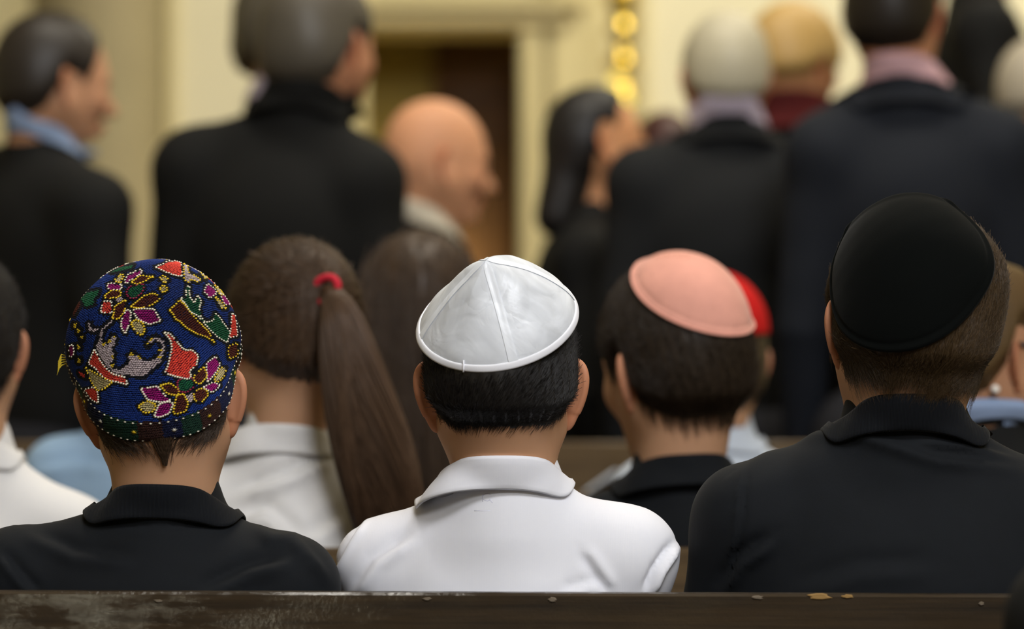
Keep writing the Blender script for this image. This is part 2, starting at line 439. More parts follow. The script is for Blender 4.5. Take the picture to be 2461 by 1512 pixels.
def hairline(q, nape=-.062, side=-.012, ear=.030, brow=.088):
    """height of the hair boundary around the head; q local points"""
    phi = np.degrees(np.arctan2(np.abs(q[:, 0]), -(q[:, 1]+.0)))      # 0 back .. 180 front
    return np.interp(phi, [0, 35, 55, 72, 84, 100, 112, 128, 150, 180],
                     [nape, nape+.004, nape+.016, side, ear, ear-.005, ear-.02, ear+.02, brow, brow+.006])

class Person:
    pass
def strands(name, pts, rad, m, parent):
    """pts (n,k,3) world"""
    n, k = pts.shape[:2]
    c = bpy.data.hair_curves.new(name); c.add_curves([k]*n)
    r = parent
    while r.parent: r = r.parent
    P = pts-np.array(r.location)
    c.attributes['position'].data.foreach_set('vector', P.reshape(-1).astype(np.float32))
    ra = c.attributes.get('radius') or c.attributes.new('radius', 'FLOAT', 'POINT')
    rr = np.broadcast_to(np.array(rad, np.float32), (n, k)); ra.data.foreach_set('value', np.ascontiguousarray(rr).reshape(-1))
    c.materials.append(m)
    o = bpy.data.objects.new(name, c); COL.objects.link(o); o.parent = parent; o['kind'] = 'stuff'
    return o

def make_person(label, D, head, s=1.0, yaw=0, pitch=0, roll=0, nb=None, sh=None, rsh=.062, ts=1.0, dsh=(0, 0), dnb=.0,
                seated=True, top='navy_polo', collar=None, collar_mat=None, jacket_collar=None, jacket_mat=None, hair=None, tone=(1, 1, 1), earscale=1.0, flare=.85,
                res=.006, topres=.014, creases=(), neck_r=.056, sleeves='short', elbow_out=.05, facing=0, floor=0.0, fold=.003, es_show=True, chest=1.0, hand_pose=None, arm_d=.06):
    p = Person()
    hc = W(*head, D); R = rotz(math.radians(yaw))@rotx(math.radians(pitch))@roty(math.radians(roll))
    nbw = W(*nb, D+dnb); L0 = W(*sh[0], D+dsh[0]); R0 = W(*sh[1], D+dsh[1]); mid = (L0+R0)/2
    ax = nrm((R0-L0)*A(1, 1, 0)); fw = np.cross(A(0, 0, 1.), ax); half = np.linalg.norm(R0-L0)/2
    B = np.stack([ax, fw, A(0, 0, 1.)], 1)         # torso basis columns
    nl = B.T@(nbw-mid)
    hipz = .55*ts if seated else .90*ts
    if seated: hipz = .585 if ts < .97 else .605
    else: hipz = floor+.52*(mid[2]-floor)/.83*1.0
    tl = mid[2]-hipz
    def tw(x, y, z): return mid+B@A(x, y, z)
    hipc = tw(0, .0, -tl)
    sl = (B.T@(L0-mid)); sr = (B.T@(R0-mid))
    if seated:
        el = [sl+A(-elbow_out, arm_d, -.23*ts), sr+A(elbow_out, arm_d, -.23*ts)]
        wr = [el[0]+A(.07, .20*ts, -.03), el[1]+A(-.07, .20*ts, -.03)]
        kn = [B.T@(hipc-mid)+A(sx*.10, .37*ts, .0) for sx in (-1, 1)]
        an = [k+A(0, .02, -(mid[2]+k[2]-.09)) for k in kn]
    else:
        el = [sl+A(-elbow_out, .0, -.29*ts), sr+A(elbow_out, .0, -.29*ts)]
        wr = [el[0]+A(.01, .08, -.24*ts), el[1]+A(-.01, .08, -.24*ts)]
        kn = [B.T@(hipc-mid)+A(sx*.09, .02, -(hipz-floor)*.48) for sx in (-1, 1)]
        an = [k+A(0, -.01, -((mid[2]+k[2])-floor-.09)) for k in kn]
    if hand_pose:       # list of (elbow px,py,D / wrist px,py,D) for the right arm
        el[1] = B.T@(W(*hand_pose[0])-mid); wr[1] = B.T@(W(*hand_pose[1])-mid)
    def tor(q, grow=0.0):
        qa = q.copy(); qa[:, 0] = np.abs(qa[:, 0])
        d = ell(q, (0, .012, -.13*ts), ((half+.022)*chest, .108*ts, .21*ts))
        d = smin(d, ell(q, (0, -.022, -.07*ts), (half*.92, .082*ts, .13*ts)), .05)
        for sp in (sl, sr):
            d = smin(d, rc(q, (nl[0]+np.sign(sp[0])*.018, nl[1], nl[2]-.05), sp, .046*ts, rsh), .045)
        d = smin(d, ell(q, (0, .012, -tl*.72), (half*.86, .10*ts, .22*ts)), .06)
        return d-grow
    def arms(q, full):
        d = None
        for i, sp in enumerate((sl, sr)):
            e = rc(q, sp, el[i], rsh, .046*ts)
            if full: e = np.minimum(e, rc(q, el[i], wr[i], .044*ts, .034*ts))
            else:
                t = np.dot(q-sp, el[i]-sp)/np.dot(el[i]-sp, el[i]-sp); e = np.maximum(e, (t-.8)*.2)
            d = e if d is None else np.minimum(d, e)
        return d
    def legs(q):
        h = B.T@(hipc-mid); d = ell(q, h, (.155*ts, .115*ts, .11*ts))
        for i, sx in enumerate((-1, 1)):
            hp = h+A(sx*.085*ts, 0, 0)
            d = smin(d, rc(q, hp, kn[i], .082*ts, .060*ts), .03)
            d = smin(d, rc(q, kn[i], an[i], .058*ts, .045*ts), .02)
        return d
    def T(P): return (P-mid)@B
    hl = lambda P: (P-hc)@R/s
    n0 = hc+R@A(0, -.036, -.015)*s; n1 = hc+R@A(0, .02, -.07)*s
    def neck(P):
        d = rc(P, n0, nbw+B@A(0, -.004, -.03), neck_r*s*.98, neck_r)
        return smin(d, rc(P, n1, nbw+B@A(0, .03, -.03), .04*s, neck_r*.9), .03)
    def skin_head(P): return smin(head_sdf(hl(P))*s, neck(P), .028)
    def shirt(P):
        q = T(P); d = smin(tor(q), arms(q, sleeves == 'full'), .035)
        d = smin(d, rc(P, nbw+A(0, 0, -.07), nbw+A(0, 0, -.006), neck_r+.010, neck_r+.004), .03)
        cut = (-tl-.065*ts)-q[:, 2]
        return np.maximum(d, cut)
    def body(P):
        d = skin_head(P); q = T(P)
        d = smin(d, tor(q)+.014, .03)
        lim = np.minimum(smin(tor(q), rc(P, nbw+A(0, 0, -.07), nbw+A(0, 0, -.006), neck_r+.010, neck_r+.004), .03), arms(q, True))+.008-3*np.maximum(0, P[:, 2]-(nbw[2]-.014))
        d = np.where(P[:, 2] > mid[2]-.3, np.maximum(d, lim), d)
        d = np.minimum(d, arms(q, True)+.011)
        return np.minimum(d, legs(q)+.014)
    # ---- root
    base = A(hipc[0], hipc[1], floor)
    root = empty('person', base, label, 'person')
    p.root = root; p.hc = hc; p.R = R; p.s = s; p.skin = skin_head; p.hl = hl; p.mid = mid; p.B = B; p.half = half; p.nbw = nbw
    allp = np.array([tw(*v) for v in (sl, sr, *el, *wr, *kn, *an)]+[nbw, hc])
    lo, hi = allp.min(0)-.13, allp.max(0)+.17
    xs = ax3(lo[0], hi[0], hc[0]-.125*s, hc[0]+.125*s, res, .018)
    ys = ax3(lo[1], hi[1], hc[1]-.135*s, hc[1]+.135*s, res, .018)
    zs = ax3(floor+.02, hi[2], min(nbw[2]-.03, hc[2]-.14*s), hc[2]+.15*s, res, .02)
    P, Q = surfnet(body, xs, ys, zs, 2)
    q = hl(P); col = np.ones((len(P), 3))
    lips = np.exp(-(((q[:, 0])/.022)**4+((q[:, 1]-.098)/.014)**2+((q[:, 2]+.0585)/.009)**2)); col *= 1-lips[:, None]*A(.15, .45, .4)
    chk = np.exp(-((np.abs(q[:, 0])-.045)**2/.02**2+(q[:, 1]-.07)**2/.03**2+(q[:, 2]+.02)**2/.025**2)); col *= 1-chk[:, None]*A(0, .15, .15)
    brow = np.exp(-(((np.abs(q[:, 0])-.032)/.018)**4+((q[:, 2]-.027)/.005)**2))*(q[:, 1] > .06); col *= 1-brow[:, None]*.7
    P_, Q_, C_ = [P], [Q], [col*A(*tone)]; n = len(P)
    for sd in (-1, 1):
        e, eq = ear_placed(sd, s, flare, earscale); e = e@R.T+hc
        v = np.clip((e[:, 2]-hc[2])/(.03*s), -1, 1)
        ec = np.ones((len(e), 3))*A(1.0, .80, .76)
        P_.append(e); Q_.append(eq+n); C_.append(ec*A(*tone)); n += len(e)
    # eyes
    for sd in (-1, 1):
        t = np.linspace(0, np.pi, 9); pr = [(.0118*math.sin(a)+1e-5, .0118*math.cos(a)) for a in t]
        e, eq = lathe(pr, 12); e = e@rotx(-math.pi/2).T
        iris = np.sqrt(e[:, 0]**2+e[:, 2]**2) < .0058
        iris &= e[:, 1] > 0
        ec = np.where(iris[:, None], A(.05, .03, .02), A(1.1, 1.25, 1.4))
        e = (e+A(sd*.031, .0815, .004))*s@R.T+hc
        P_.append(e); Q_.append(eq+n); C_.append(ec); n += len(e)
    for i in (0, 1):
        hp, hq = HAND; wrw = tw(*wr[i]); dr = nrm(wrw-tw(*el[i]))
        if seated: dr = nrm(dr*A(1, 1, .3)+A(0, 0, -.25))
        sx = nrm(np.cross(dr, A(0, 0, 1.)) if abs(dr[2]) < .95 else A(0, 1., 0)); up = np.cross(sx, dr)
        hh = hp*A(1 if i else -1, 1, 1)*ts*.95
        e = wrw+dr*.045*ts+hh@np.stack([sx, dr, up])
        qq = hq if i else hq[:, ::-1]
        P_.append(e); Q_.append(qq+n); C_.append(np.ones((len(e), 3))*A(*tone)); n += len(e)
    p.body = mesh_np('body', np.concatenate(P_), np.concatenate(Q_), M['skin'], root, col=np.concatenate(C_))
    # ---- clothes
    full = sleeves == 'full'
    pts = np.array([tw(*v) for v in (sl, sr, *el)]+([tw(*v) for v in wr] if full else [])+[nbw])
    lo, hi = pts.min(0)-.11*ts, pts.max(0)+.11*ts
    lo[2] = min(lo[2], mid[2]-tl-.14*ts); lo[1] = min(lo[1], mid[1]-.15); hi[1] = max(hi[1], mid[1]+.15)
    zf = mid[2]-.30 if topres < .008 else lo[2]
    P, Q = surfnet(shirt, np.arange(lo[0], hi[0], topres), ax3(lo[1], hi[1], lo[1], mid[1] if topres < .008 else hi[1], topres, .012), ax3(lo[2], hi[2], max(lo[2], zf), hi[2], topres, .014), 2)
    d0, g = grad(shirt, P); g = nrm(g)
    disp = fold*wob(P*A(1, 1, .7), 26, 3)*.6+fold*.5*wob(P, 60, 8)
    if creases:
        px, py = proj(P)
        front = (g[:, 1] < .35)
        for pl, amp, wd_, mode in creases:
            pl = np.array(pl, float); best = np.full(len(P), 1e9); sg = np.zeros(len(P)); tt = np.zeros(len(P))
            segl = np.linalg.norm(np.diff(pl, axis=0), axis=1); cum = np.concatenate([[0], np.cumsum(segl)]); tot = cum[-1]
            for i in range(len(pl)-1):
                a, b = pl[i], pl[i+1]; ba = b-a; vx, vy = px-a[0], py-a[1]
                t = np.clip((vx*ba[0]+vy*ba[1])/(ba@ba), 0, 1); dx, dy = vx-t*ba[0], vy-t*ba[1]
                dd = np.hypot(dx, dy); m = dd < best; best[m] = dd[m]
                sg[m] = np.sign(ba[0]*dy-ba[1]*dx)[m]; tt[m] = ((cum[i]+t*segl[i])/tot)[m]
            fade = np.clip(np.minimum(tt, 1-tt)*4+.12, 0, 1)
            x = best/wd_
            if mode == 'r': pr = np.exp(-x*x)
            elif mode == 's': pr = sg*x*np.exp(-x*x)*2.3
            else: pr = 1/(1+np.exp(-np.clip(sg*x*3, -30, 30)))*np.exp(-np.clip(sg*x, 0, 99)/4.)*np.exp(-np.clip(-sg*x, 0, 99)**2); fade = np.clip(np.minimum(tt, 1-tt)*8+.2, 0, 1)
            disp += np.where(front, amp*pr*fade, 0)
    P = P+g*disp[:, None]
    nm = {'s': 'polo_shirt'}.get(top[:1], None)
    cname = 'polo_shirt' if 'polo' in top or 'knit' in top else ('suit_jacket' if 'suit' in top else 'shirt')
    p.shirt = mesh_np(cname, P, Q, M[top], root)
    p.shirt_sdf = shirt
    # trousers and shoes (below the pews)
    def trs(P):
        q = T(P); d = legs(q); bot = (floor+.075)-P[:, 2]
        return np.maximum(d, bot)
    pts = np.array([tw(*v) for v in (*kn, *an)]+[hipc]); lo, hi = pts.min(0)-.17*ts, pts.max(0)+.17*ts
    P, Q = surfnet(trs, np.arange(lo[0], hi[0], .02), np.arange(lo[1], hi[1], .02), np.arange(floor+.03, hi[2], .02), 1)
    mesh_np('trousers', P, Q, M['dark_trousers'], root)
    for i in (0, 1):
        a = tw(*an[i]); a[2] = floor
        def sf(P): return np.maximum(smin(rc(P, a+A(0, -.03, .045), a+A(0, .0, .06), .042, .045), rc(P, a+A(0, 0, .035), a+fw*.13*ts+A(0, 0, .028), .042, .034), .03), floor+.004-P[:, 2])
        P, Q = surfnet(sf, np.arange(a[0]-.1, a[0]+.2, .014)-.05, np.arange(a[1]-.11, a[1]+.24, .014), np.arange(floor-.01, floor+.13, .014), 1)
        mesh_np('shoe', P, Q, M['shoe'], root)
    # ---- collars
    if collar:
        p.collar = make_collar(p, collar, M[collar_mat or top], D, 'collar')
    if jacket_collar:
        make_collar(p, jacket_collar, M[jacket_mat or top], D, 'jacket_collar')
    if hair: make_hair(p, hair)
    return p

def make_collar(p, c, m, D, name):
    """folded collar: c = dict(cx, top=(halfwidth px, y px), bot=(halfwidth px, y px), tilt (front drop, m), slant (m right minus left))"""
    cx = c['cx']; ta, ty = c['top']; ba, by = c['bot']; k = D/F
    n = 96; t = np.linspace(0, 2*np.pi, n, endpoint=False)      # t=0 back (towards camera)
    rings = []
    zt = HC-(ty-HY)*k; zb = HC-(by-HY)*k; yc = p.nbw[1]+c.get('dy', .0)
    xt = (cx-CX)*k; xb = (c.get('cxb', cx)-CX)*k
    at, ab = ta*k, ba*k; dpt = c.get('dep', .92); th = c.get('th', .0035); bw = c.get('bow', 0)
    fr = c.get('tilt', .05); sl = c.get('slant', 0)
    prof = [(-.012, at-.006, zt-.03, .9), (0, at-.004, zt-.006, .9), (0, at-.001, zt-.001, .9), (0, at+.002, zt, .9), (0, at+.0045, zt-.004, .9),
            (.3, None, None, 1), (.6, None, None, 1), (.85, None, None, 1), (1, ab, zb+.001, 1), (1, ab-th*.4, zb-th*.3, 1), (1, ab-th, zb+.002, 1), (.8, 'i', None, 1), (.4, 'i', None, 1)]
    sq = c.get('sq', .80)
    def se(v): return np.sign(v)*np.abs(v)**sq
    for f, a, z, _ in prof:
        if a is None or a == 'i':
            e = f**1.25
            aa = at+.0045+(ab-at-.0045)*e+.004*math.sin(math.pi*f); zz = zt-.004+(zb-zt+.004)*f
            if a == 'i': aa -= th*1.6
        else: aa, zz = a, z
        ff = max(f, 0)
        cxx = xt+(xb-xt)*ff
        x = cxx+aa*se(np.sin(t)); y = yc-aa*dpt*se(np.cos(t))
        zz = zz+0*t
        drop = fr*(1-np.cos(t))/2*(1.0)+c.get('side', .0)*np.sin(t)**2*(1-ff*.3)
        z = zz-drop+sl*np.sin(t)/2*(1 if ff < 1 else 1)+bw*ff*np.sin(t)**2
        rings.append(np.stack([x, y, z], 1))
    P = np.concatenate(rings)
    # split at the throat
    Q = gridq(len(rings), n); Q = np.vstack([Q, np.stack([(len(rings)-1)*n+np.arange(n), (len(rings)-1)*n+(np.arange(n)+1) % n, (np.arange(n)+1) % n, np.arange(n)], 1)])
    thr = n//2
    keep = ~(((Q % n) == thr).any(1) & (Q//n >= 5).all(1))
    P = P+0.0012*wob(P, 70, 4)[:, None]*A(0, 1, .3)
    ri = np.repeat(np.arange(len(rings)), n)
    need = np.array([.0012, .0012, .0012, .003, .005, .0065, .0065, .0065, .0060, .0045, .003, .003, .003])[ri]
    if name == 'jacket_collar': need = need+.004
    rd = P-A(p.nbw[0], p.nbw[1], 0); rd[:, 2] = 0; rd = nrm(rd)
    fw_ = np.tile(np.clip((np.cos(t)+.45)/.4, 0, 1), len(rings))
    for _ in range(14):
        d = np.where(ri <= 2, p.skin(P), np.minimum(p.shirt_sdf(P), p.skin(P)))
        mv = (np.clip(need-d, 0, .005)*np.where(ri > 4, fw_, 1))[:, None]
        e = 1e-3; g = np.stack([p.shirt_sdf(P+A(e, 0, 0))-p.shirt_sdf(P), p.shirt_sdf(P+A(0, e, 0))-p.shirt_sdf(P), p.shirt_sdf(P+A(0, 0, e))-p.shirt_sdf(P)], 1)
        g = nrm(g*A(.35, 1, 1)); P = P+np.where((ri <= 4)[:, None], rd, g)*mv
    Pr = P.reshape(len(rings), n, 3)
    for _ in range(2): Pr[1:] = (np.roll(Pr[1:], 1, 1)+np.roll(Pr[1:], -1, 1)+2*Pr[1:])/4
    P = Pr.reshape(-1, 3)
    return mesh_np(name, P, Q, m, p.shirt)

# ------------------------------------------------------------------ hair
def make_hair(p, h):
    """shell following the skull plus strands. keys: col, th, nape, side, ear, brow, n, len, flow, rad"""
    th = h.get('th', .012); hp = {k: h[k] for k in ('nape', 'side', 'ear', 'brow') if k in h}
    s, hl = p.s, p.hl
    vol = h.get('vol')
    def thick(q):
        zl = hairline(q, **hp)
        tip = h.get('taper', .03)
        t = th*np.clip((q[:, 2]-zl)/tip, -.35, 1)
        t = np.where(q[:, 2] > zl, th*sstep(0, tip, q[:, 2]-zl)+.0008, -.006)
        if vol: t = t+np.where(q[:, 2] > zl, vol(q), 0)
        return t
    def f(P):
        q = hl(P); return p.skin(P)-thick(q)*s
    if h.get('extra'):
        f0 = f; ex = h['extra']
        def f(P): return smin(f0(P), ex(P, hl(P)*s), .03)
    r = h.get('res', .006); hc = p.hc; e = .15*s+th
    lo = hc-e-A(0, 0, .02); hi = hc+e+A(0, 0, .02)
    if 'lo' in h: lo = np.minimum(lo, h['lo'](p)); hi = np.maximum(hi, h['hi'](p))
    P, Q = surfnet(f, np.arange(lo[0], hi[0], r), np.arange(lo[1], hi[1], r), np.arange(lo[2], hi[2], r), 2)
    q = hl(P); zl = hairline(q, **hp)
    keep = q[:, 2] > zl-.004
    if h.get('extra'): keep |= (h['extra'](P, q*s) < .012)
    kq = keep[Q].any(1)
    # streaky relief on the shell
    d0, g = grad(f, P); g = nrm(g)
    az = np.arctan2(q[:, 0], -q[:, 1])
    P2 = P+g*(h.get('streak', .0005)*np.sin(az*46+3*np.sin(q[:, 2]*30)+6*wob(P, 14, 5)))[:, None]
    Q = Q[kq]; used = np.unique(Q); mp = -np.ones(len(P), int); mp[used] = np.arange(len(used))
    m = hairmat(h['col'], h.get('rough', .45), h.get('spec', .3))
    p.hair = mesh_np('hair', P2[used], mp[Q], m, p.root)
    p.hair_sdf = f; p.hair_thick = thick; p.hairkw = hp
    if h.get('n'):
        rs = np.random.RandomState(h.get('seed', 1)); n = h['n']; K = h.get('k', 7)
        Pv = P[used]; qv = hl(Pv); zz = hairline(qv, **hp)
        ok = (qv[:, 2] > zz+.002)
        if 'where' in h: ok &= h['where'](qv)
        Pv = Pv[ok]
        root = Pv[rs.randint(0, len(Pv), n)]+rs.normal(size=(n, 3))*r*.6
        pts = [root]; L = h.get('len', .04)*s*rs.uniform(.6, 1.25, n)
        if 'edge' in h:
            q = hl(root); L = L*np.clip((q[:, 2]-hairline(q, **hp))/h['edge'], .3, 1)
        rnd = rs.normal(size=(n, 3))*h.get('rand', .12)
        cf = h.get('cfreq', 90); clump = np.stack([wob(root, cf, 21), wob(root, cf, 22), wob(root, cf, 23)], 1)*h.get('clump', .25)
        cur = root
        for k in range(1, K):
            q = hl(cur); fl = h['flow'](q, k/(K-1.)); dW = fl@p.R.T+rnd+clump
            d, g = grad(p.skin, cur); g = nrm(g)
            dW = nrm(dW-g*(dW*g).sum(1, keepdims=True)*h.get('hug', .9))
            cur = cur+dW*(L/(K-1))[:, None]
            d = p.skin(cur)
            tgt = thick(hl(cur))*s; tgt = np.maximum(tgt, .0015)+h.get('lift', .0012)*rs.uniform(-.6, 1.4, n)+h.get('flick', 0)*(k/(K-1.))**2
            cur = cur+g*((tgt-d)*h.get('stick', .8))[:, None]
            pts.append(cur)
        pts = np.stack(pts, 1)
        d = p.skin(root); 
        if 'cull' in h:
            cc, cn, ct = h['cull']
            if ct is None: bad = ((pts-cc)@nrm(A(*cn)) > -.003).any(1)
            else: bad = ((nrm(pts-cc)@nrm(A(*cn))) > math.cos(ct)).any(1)
            pts = pts[~bad]
        rad = np.linspace(1, .35, K)*h.get('rad', .00032)
        o = strands('hair_strands', pts, rad, hairmat(h['col'], h.get('rough', .42), h.get('spec', .35), True), p.hair)

# ------------------------------------------------------------------ caps
def frame_of(n, hint=(0, 0, 1)):
    n = nrm(A(*n)); u = nrm(np.cross(A(*hint), n)); v = np.cross(n, u); return n, u, v
def cap_dirs(n, thmax, nth, nph, pw=1.0):
    n, u, v = frame_of(n)
    th = thmax*np.linspace(0, 1, nth)**pw; ph = np.linspace(0, 2*np.pi, nph, endpoint=False)
    T, H = np.meshgrid(th, ph, indexing='ij')
    d = np.cos(T)[..., None]*n+np.sin(T)[..., None]*(np.cos(H)[..., None]*u+np.sin(H)[..., None]*v)
    return d.reshape(-1, 3), T, H
def solve_r(f, c, d, off, lo=.02, hi=.2):
    a = np.full(len(d), lo); b = np.full(len(d), hi)
    for _ in range(16):
        m = (a+b)/2; v = f(c+d*m[:, None])-off; a = np.where(v < 0, m, a); b = np.where(v < 0, b, m)
    return (a+b)/2
def smooth_r(r, nth, nph, it=4):
    g = r.reshape(nth, nph).copy()
    for _ in range(it):
        g[0] = g[1].mean()
        l = (np.roll(g, 1, 1)+np.roll(g, -1, 1))/2; u = g.copy(); u[1:-1] = (g[2:]+g[:-2])/2
        g = (g*2+l+u)/4
    return g.reshape(-1)
def make_cap(p, n, thmax, mtl, name='kippah', off=.006, cen=None, thick=.003, nth=40, nph=96, puff=0.0, rim=.0016, wrinkle=.0008, seed=0, pleats=None):
    cen = p.hc+p.R@A(0, -.012, .040)*p.s if cen is None else cen
    f = getattr(p, 'hair_sdf', p.skin)
    d, T, H = cap_dirs(n, thmax, nth, nph)
    r = solve_r(f, cen, d, off); r = smooth_r(r, nth, nph, 10)
    t = (T/thmax).reshape(-1)
    r = r+puff*(1-t**2)+rim*np.exp(-((t-.975)/.018)**2)-rim*.8*np.exp(-((t-.93)/.02)**2)
    r = r+wrinkle*wob(d, 9, seed)*(1-t*.5)+wrinkle*.5*wob(d, 26, seed+1)
    if pleats is not None: r = r+pleats(T.reshape(-1), H.reshape(-1))
    Po = cen+d*r[:, None]; Pi = cen+d*(r-thick)[:, None]
    Q = gridq(nth, nph); m = nth*nph
    Qi = Q[:, ::-1]+m; e = (nth-1)*nph; k = np.arange(nph); k2 = (k+1) % nph
    Qr = np.stack([e+k, e+k2, m+e+k2, m+e+k], 1)
    o = mesh_np(name, np.vstack([Po, Pi]), np.vstack([Q, Qi, Qr])[:, ::-1], mtl, p.root)
    p.cap = o; p.cap_rim = Po.reshape(nth, nph, 3)[-1]; p.cap_cen = cen
    return o
# ------------------------------------------------------------------ setting
wall_m = mat('cream_wall', lin(222, 212, 172), .85, .2, var=(3, .03))
wall_m2 = mat('cream_wall_panel', lin(236, 228, 196), .85, .2, var=(3, .03))
trim_m = mat('cream_trim', lin(222, 208, 158), .7, .3)
column_m = mat('stone_column', lin(158, 146, 112), .7, .3, var=(6, .05))  # grey-tan colour of the column stone
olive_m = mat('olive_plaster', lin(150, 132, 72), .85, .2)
floor_m = wood('floor_boards', lin(70, 52, 34), lin(104, 78, 50), .4, .1)
door_m = wood('door_wood', lin(74, 50, 26), lin(104, 72, 36), .5, .1, .6)
pew_m = wood('pew_wood', lin(33, 25, 14), lin(60, 46, 27), .55, .5)
pew_m2 = wood('old_pew_wood', lin(78, 62, 42), lin(112, 92, 64), .5, .15)
brass = mat('gilded_brass', lin(214, 184, 84), .22, .5, metal=1)
glint_glow = bpy.data.materials.new('glint_bead'); glint_glow.use_nodes = True
_b = glint_glow.node_tree.nodes['Principled BSDF']; _b.inputs['Base Color'].default_value = (*lin(255, 235, 150), 1)
_b.inputs['Emission Color'].default_value = (*lin(255, 226, 90), 1); _b.inputs['Emission Strength'].default_value = 1.0  # emission stands in for highlights on the polished brass

def struct(name, c, d, m, bev=.004):
    o = MB().box(c, d, bev).build(name, m); o['kind'] = 'structure'; return o
YW = 13.0
def wx(px, D=YW): return (px-CX)*D/F
def wz(py, D=YW): return HC-(py-HY)*D/F
x0, x1, zt = wx(868), wx(1252), wz(72)
struct('floor', (0, 4.2, -.05), (12.4, 20.6, .1), floor_m)
struct('ceiling', (0, 4.2, 5.05), (12.4, 20.6, .1), wall_m)
struct('wall_left', (-6.1, 4.2, 2.5), (.2, 20.4, 5), wall_m)
struct('wall_right', (6.1, 4.2, 2.5), (.2, 20.4, 5), wall_m)
struct('wall_rear', (0, -5.1, 2.5), (12, .2, 5), wall_m)
wf = struct('wall_front', ((-6+x0)/2, YW+.15, 2.5), (6+x0, .3, 5), wall_m)
MB().box(((6+x1)/2, YW+.15, 2.5), (6-x1, .3, 5)).build('wall_section', wall_m, wf)
MB().box(((x0+x1)/2, YW+.15, (zt+5)/2), (x1-x0, .3, 5-zt)).build('wall_section', wall_m, wf)
# raised panels on the front wall
for a, b in ((415, 865), (1545, 2120), (2130, 2700)):
    MB().box(((wx(a)+wx(b))/2, YW-.012, 2.1), (wx(b)-wx(a), .03, 3.6), .006).build('raised_panel', wall_m2, wf)
    for e in (a, b):
        MB().box((wx(e), YW-.03, 2.1), (.045, .06, 3.7), .012).build('panel_moulding', trim_m, wf)
MB().box((0, YW-.02, .09), (0.2, .03, .18)).build('baseboard_piece', trim_m, wf)
struct('baseboard_front', (-3.4, YW-.04, .09), (5.0, .03, .18), trim_m)
# doorway: recess, olive reveal, brown leaf, casing
dr = struct('door_1', ((wx(1042, 13.6)+wx(1262, 13.6))/2, 13.62, zt/2+.02), (wx(1262, 13.6)-wx(1042, 13.6), .05, zt+.04), door_m)
for z in (.62, 1.55):
    MB().box(((wx(1042, 13.6)+wx(1262, 13.6))/2, 13.59, z), (.24, .02, .72), .008).build('door_panel', door_m, dr)
k = MB(); addtube(k, [(wx(1070, 13.6), 13.6, 1.0), (wx(1070, 13.6), 13.54, 1.0), (wx(1070, 13.6)+.06, 13.54, 1.0)], .009); k.build('door_handle', brass, dr, True)
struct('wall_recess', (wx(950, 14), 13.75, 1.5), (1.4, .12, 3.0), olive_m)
for px, nm in ((1275, 'trim_1'), (850, 'trim_2')):
    struct(nm, (wx(px), YW-.05, zt/2), (.075, .12, zt), trim_m, .015)
struct('trim_3', ((x0+x1)/2+.06, YW-.07, zt+.035), (x1-x0+.24, .16, .07), trim_m, .02)
struct('trim_4', ((x0+x1)/2+.06, YW-.10, zt+.085), (x1-x0+.34, .22, .04), trim_m, .012)
struct('trim_5', (wx(1385), YW-.04, 2.2), (.20, .10, 4.4), trim_m, .015)
# round column on the left
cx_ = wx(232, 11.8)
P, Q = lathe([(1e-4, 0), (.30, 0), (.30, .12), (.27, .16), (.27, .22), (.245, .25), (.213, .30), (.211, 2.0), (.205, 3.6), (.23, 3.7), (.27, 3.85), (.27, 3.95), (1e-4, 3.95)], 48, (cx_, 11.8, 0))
o = mesh_np('column', P, Q, column_m); o['kind'] = 'structure'
# gilded hanging lamp
lampx, lampy = wx(1494, 12.3), 12.3
lr = empty('hanging_lamp', (lampx, lampy, wz(285, 12.3)), 'gilded brass lamp hanging against the cream wall, two glowing beads at its foot standing in for brass glints', 'lamp')
zz = lambda py: wz(py, 12.3)
prof = [(1e-4, zz(258)), (.02, zz(255)), (.045, zz(240)), (.05, zz(225)), (.03, zz(200)), (.018, zz(185)), (.05, zz(165)), (.058, zz(150)), (.03, zz(130)), (.022, zz(95)), (.045, zz(80)), (.05, zz(65)), (.028, zz(50)), (.04, zz(25)), (.055, zz(5)), (.05, zz(-30)), (.02, zz(-60)), (1e-4, zz(-62))]
P, Q = lathe(prof, 28, (lampx, lampy, 0)); mesh_np('baluster', P, Q, brass, lr)
P, Q = lathe([(1e-4, zz(-55)), (.008, zz(-55)), (.008, 5.0), (1e-4, 5.0)], 10, (lampx, lampy, 0)); mesh_np('hanging_rod', P, Q, brass, lr)
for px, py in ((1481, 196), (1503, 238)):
    t = np.linspace(0, np.pi, 11); P, Q = lathe([(.021*math.sin(a)+1e-5, .021*math.cos(a)) for a in t], 16, W(px, py, 12.22)); mesh_np('glint_bead', P, Q, glint_glow, lr)
    kk = MB(); addtube(kk, [W(px, py, 12.24), W(1494, py+2, lampy)], .006); kk.build('glint_bead_arm', brass, lr, True)  # arms made up to carry the glowing glint beads

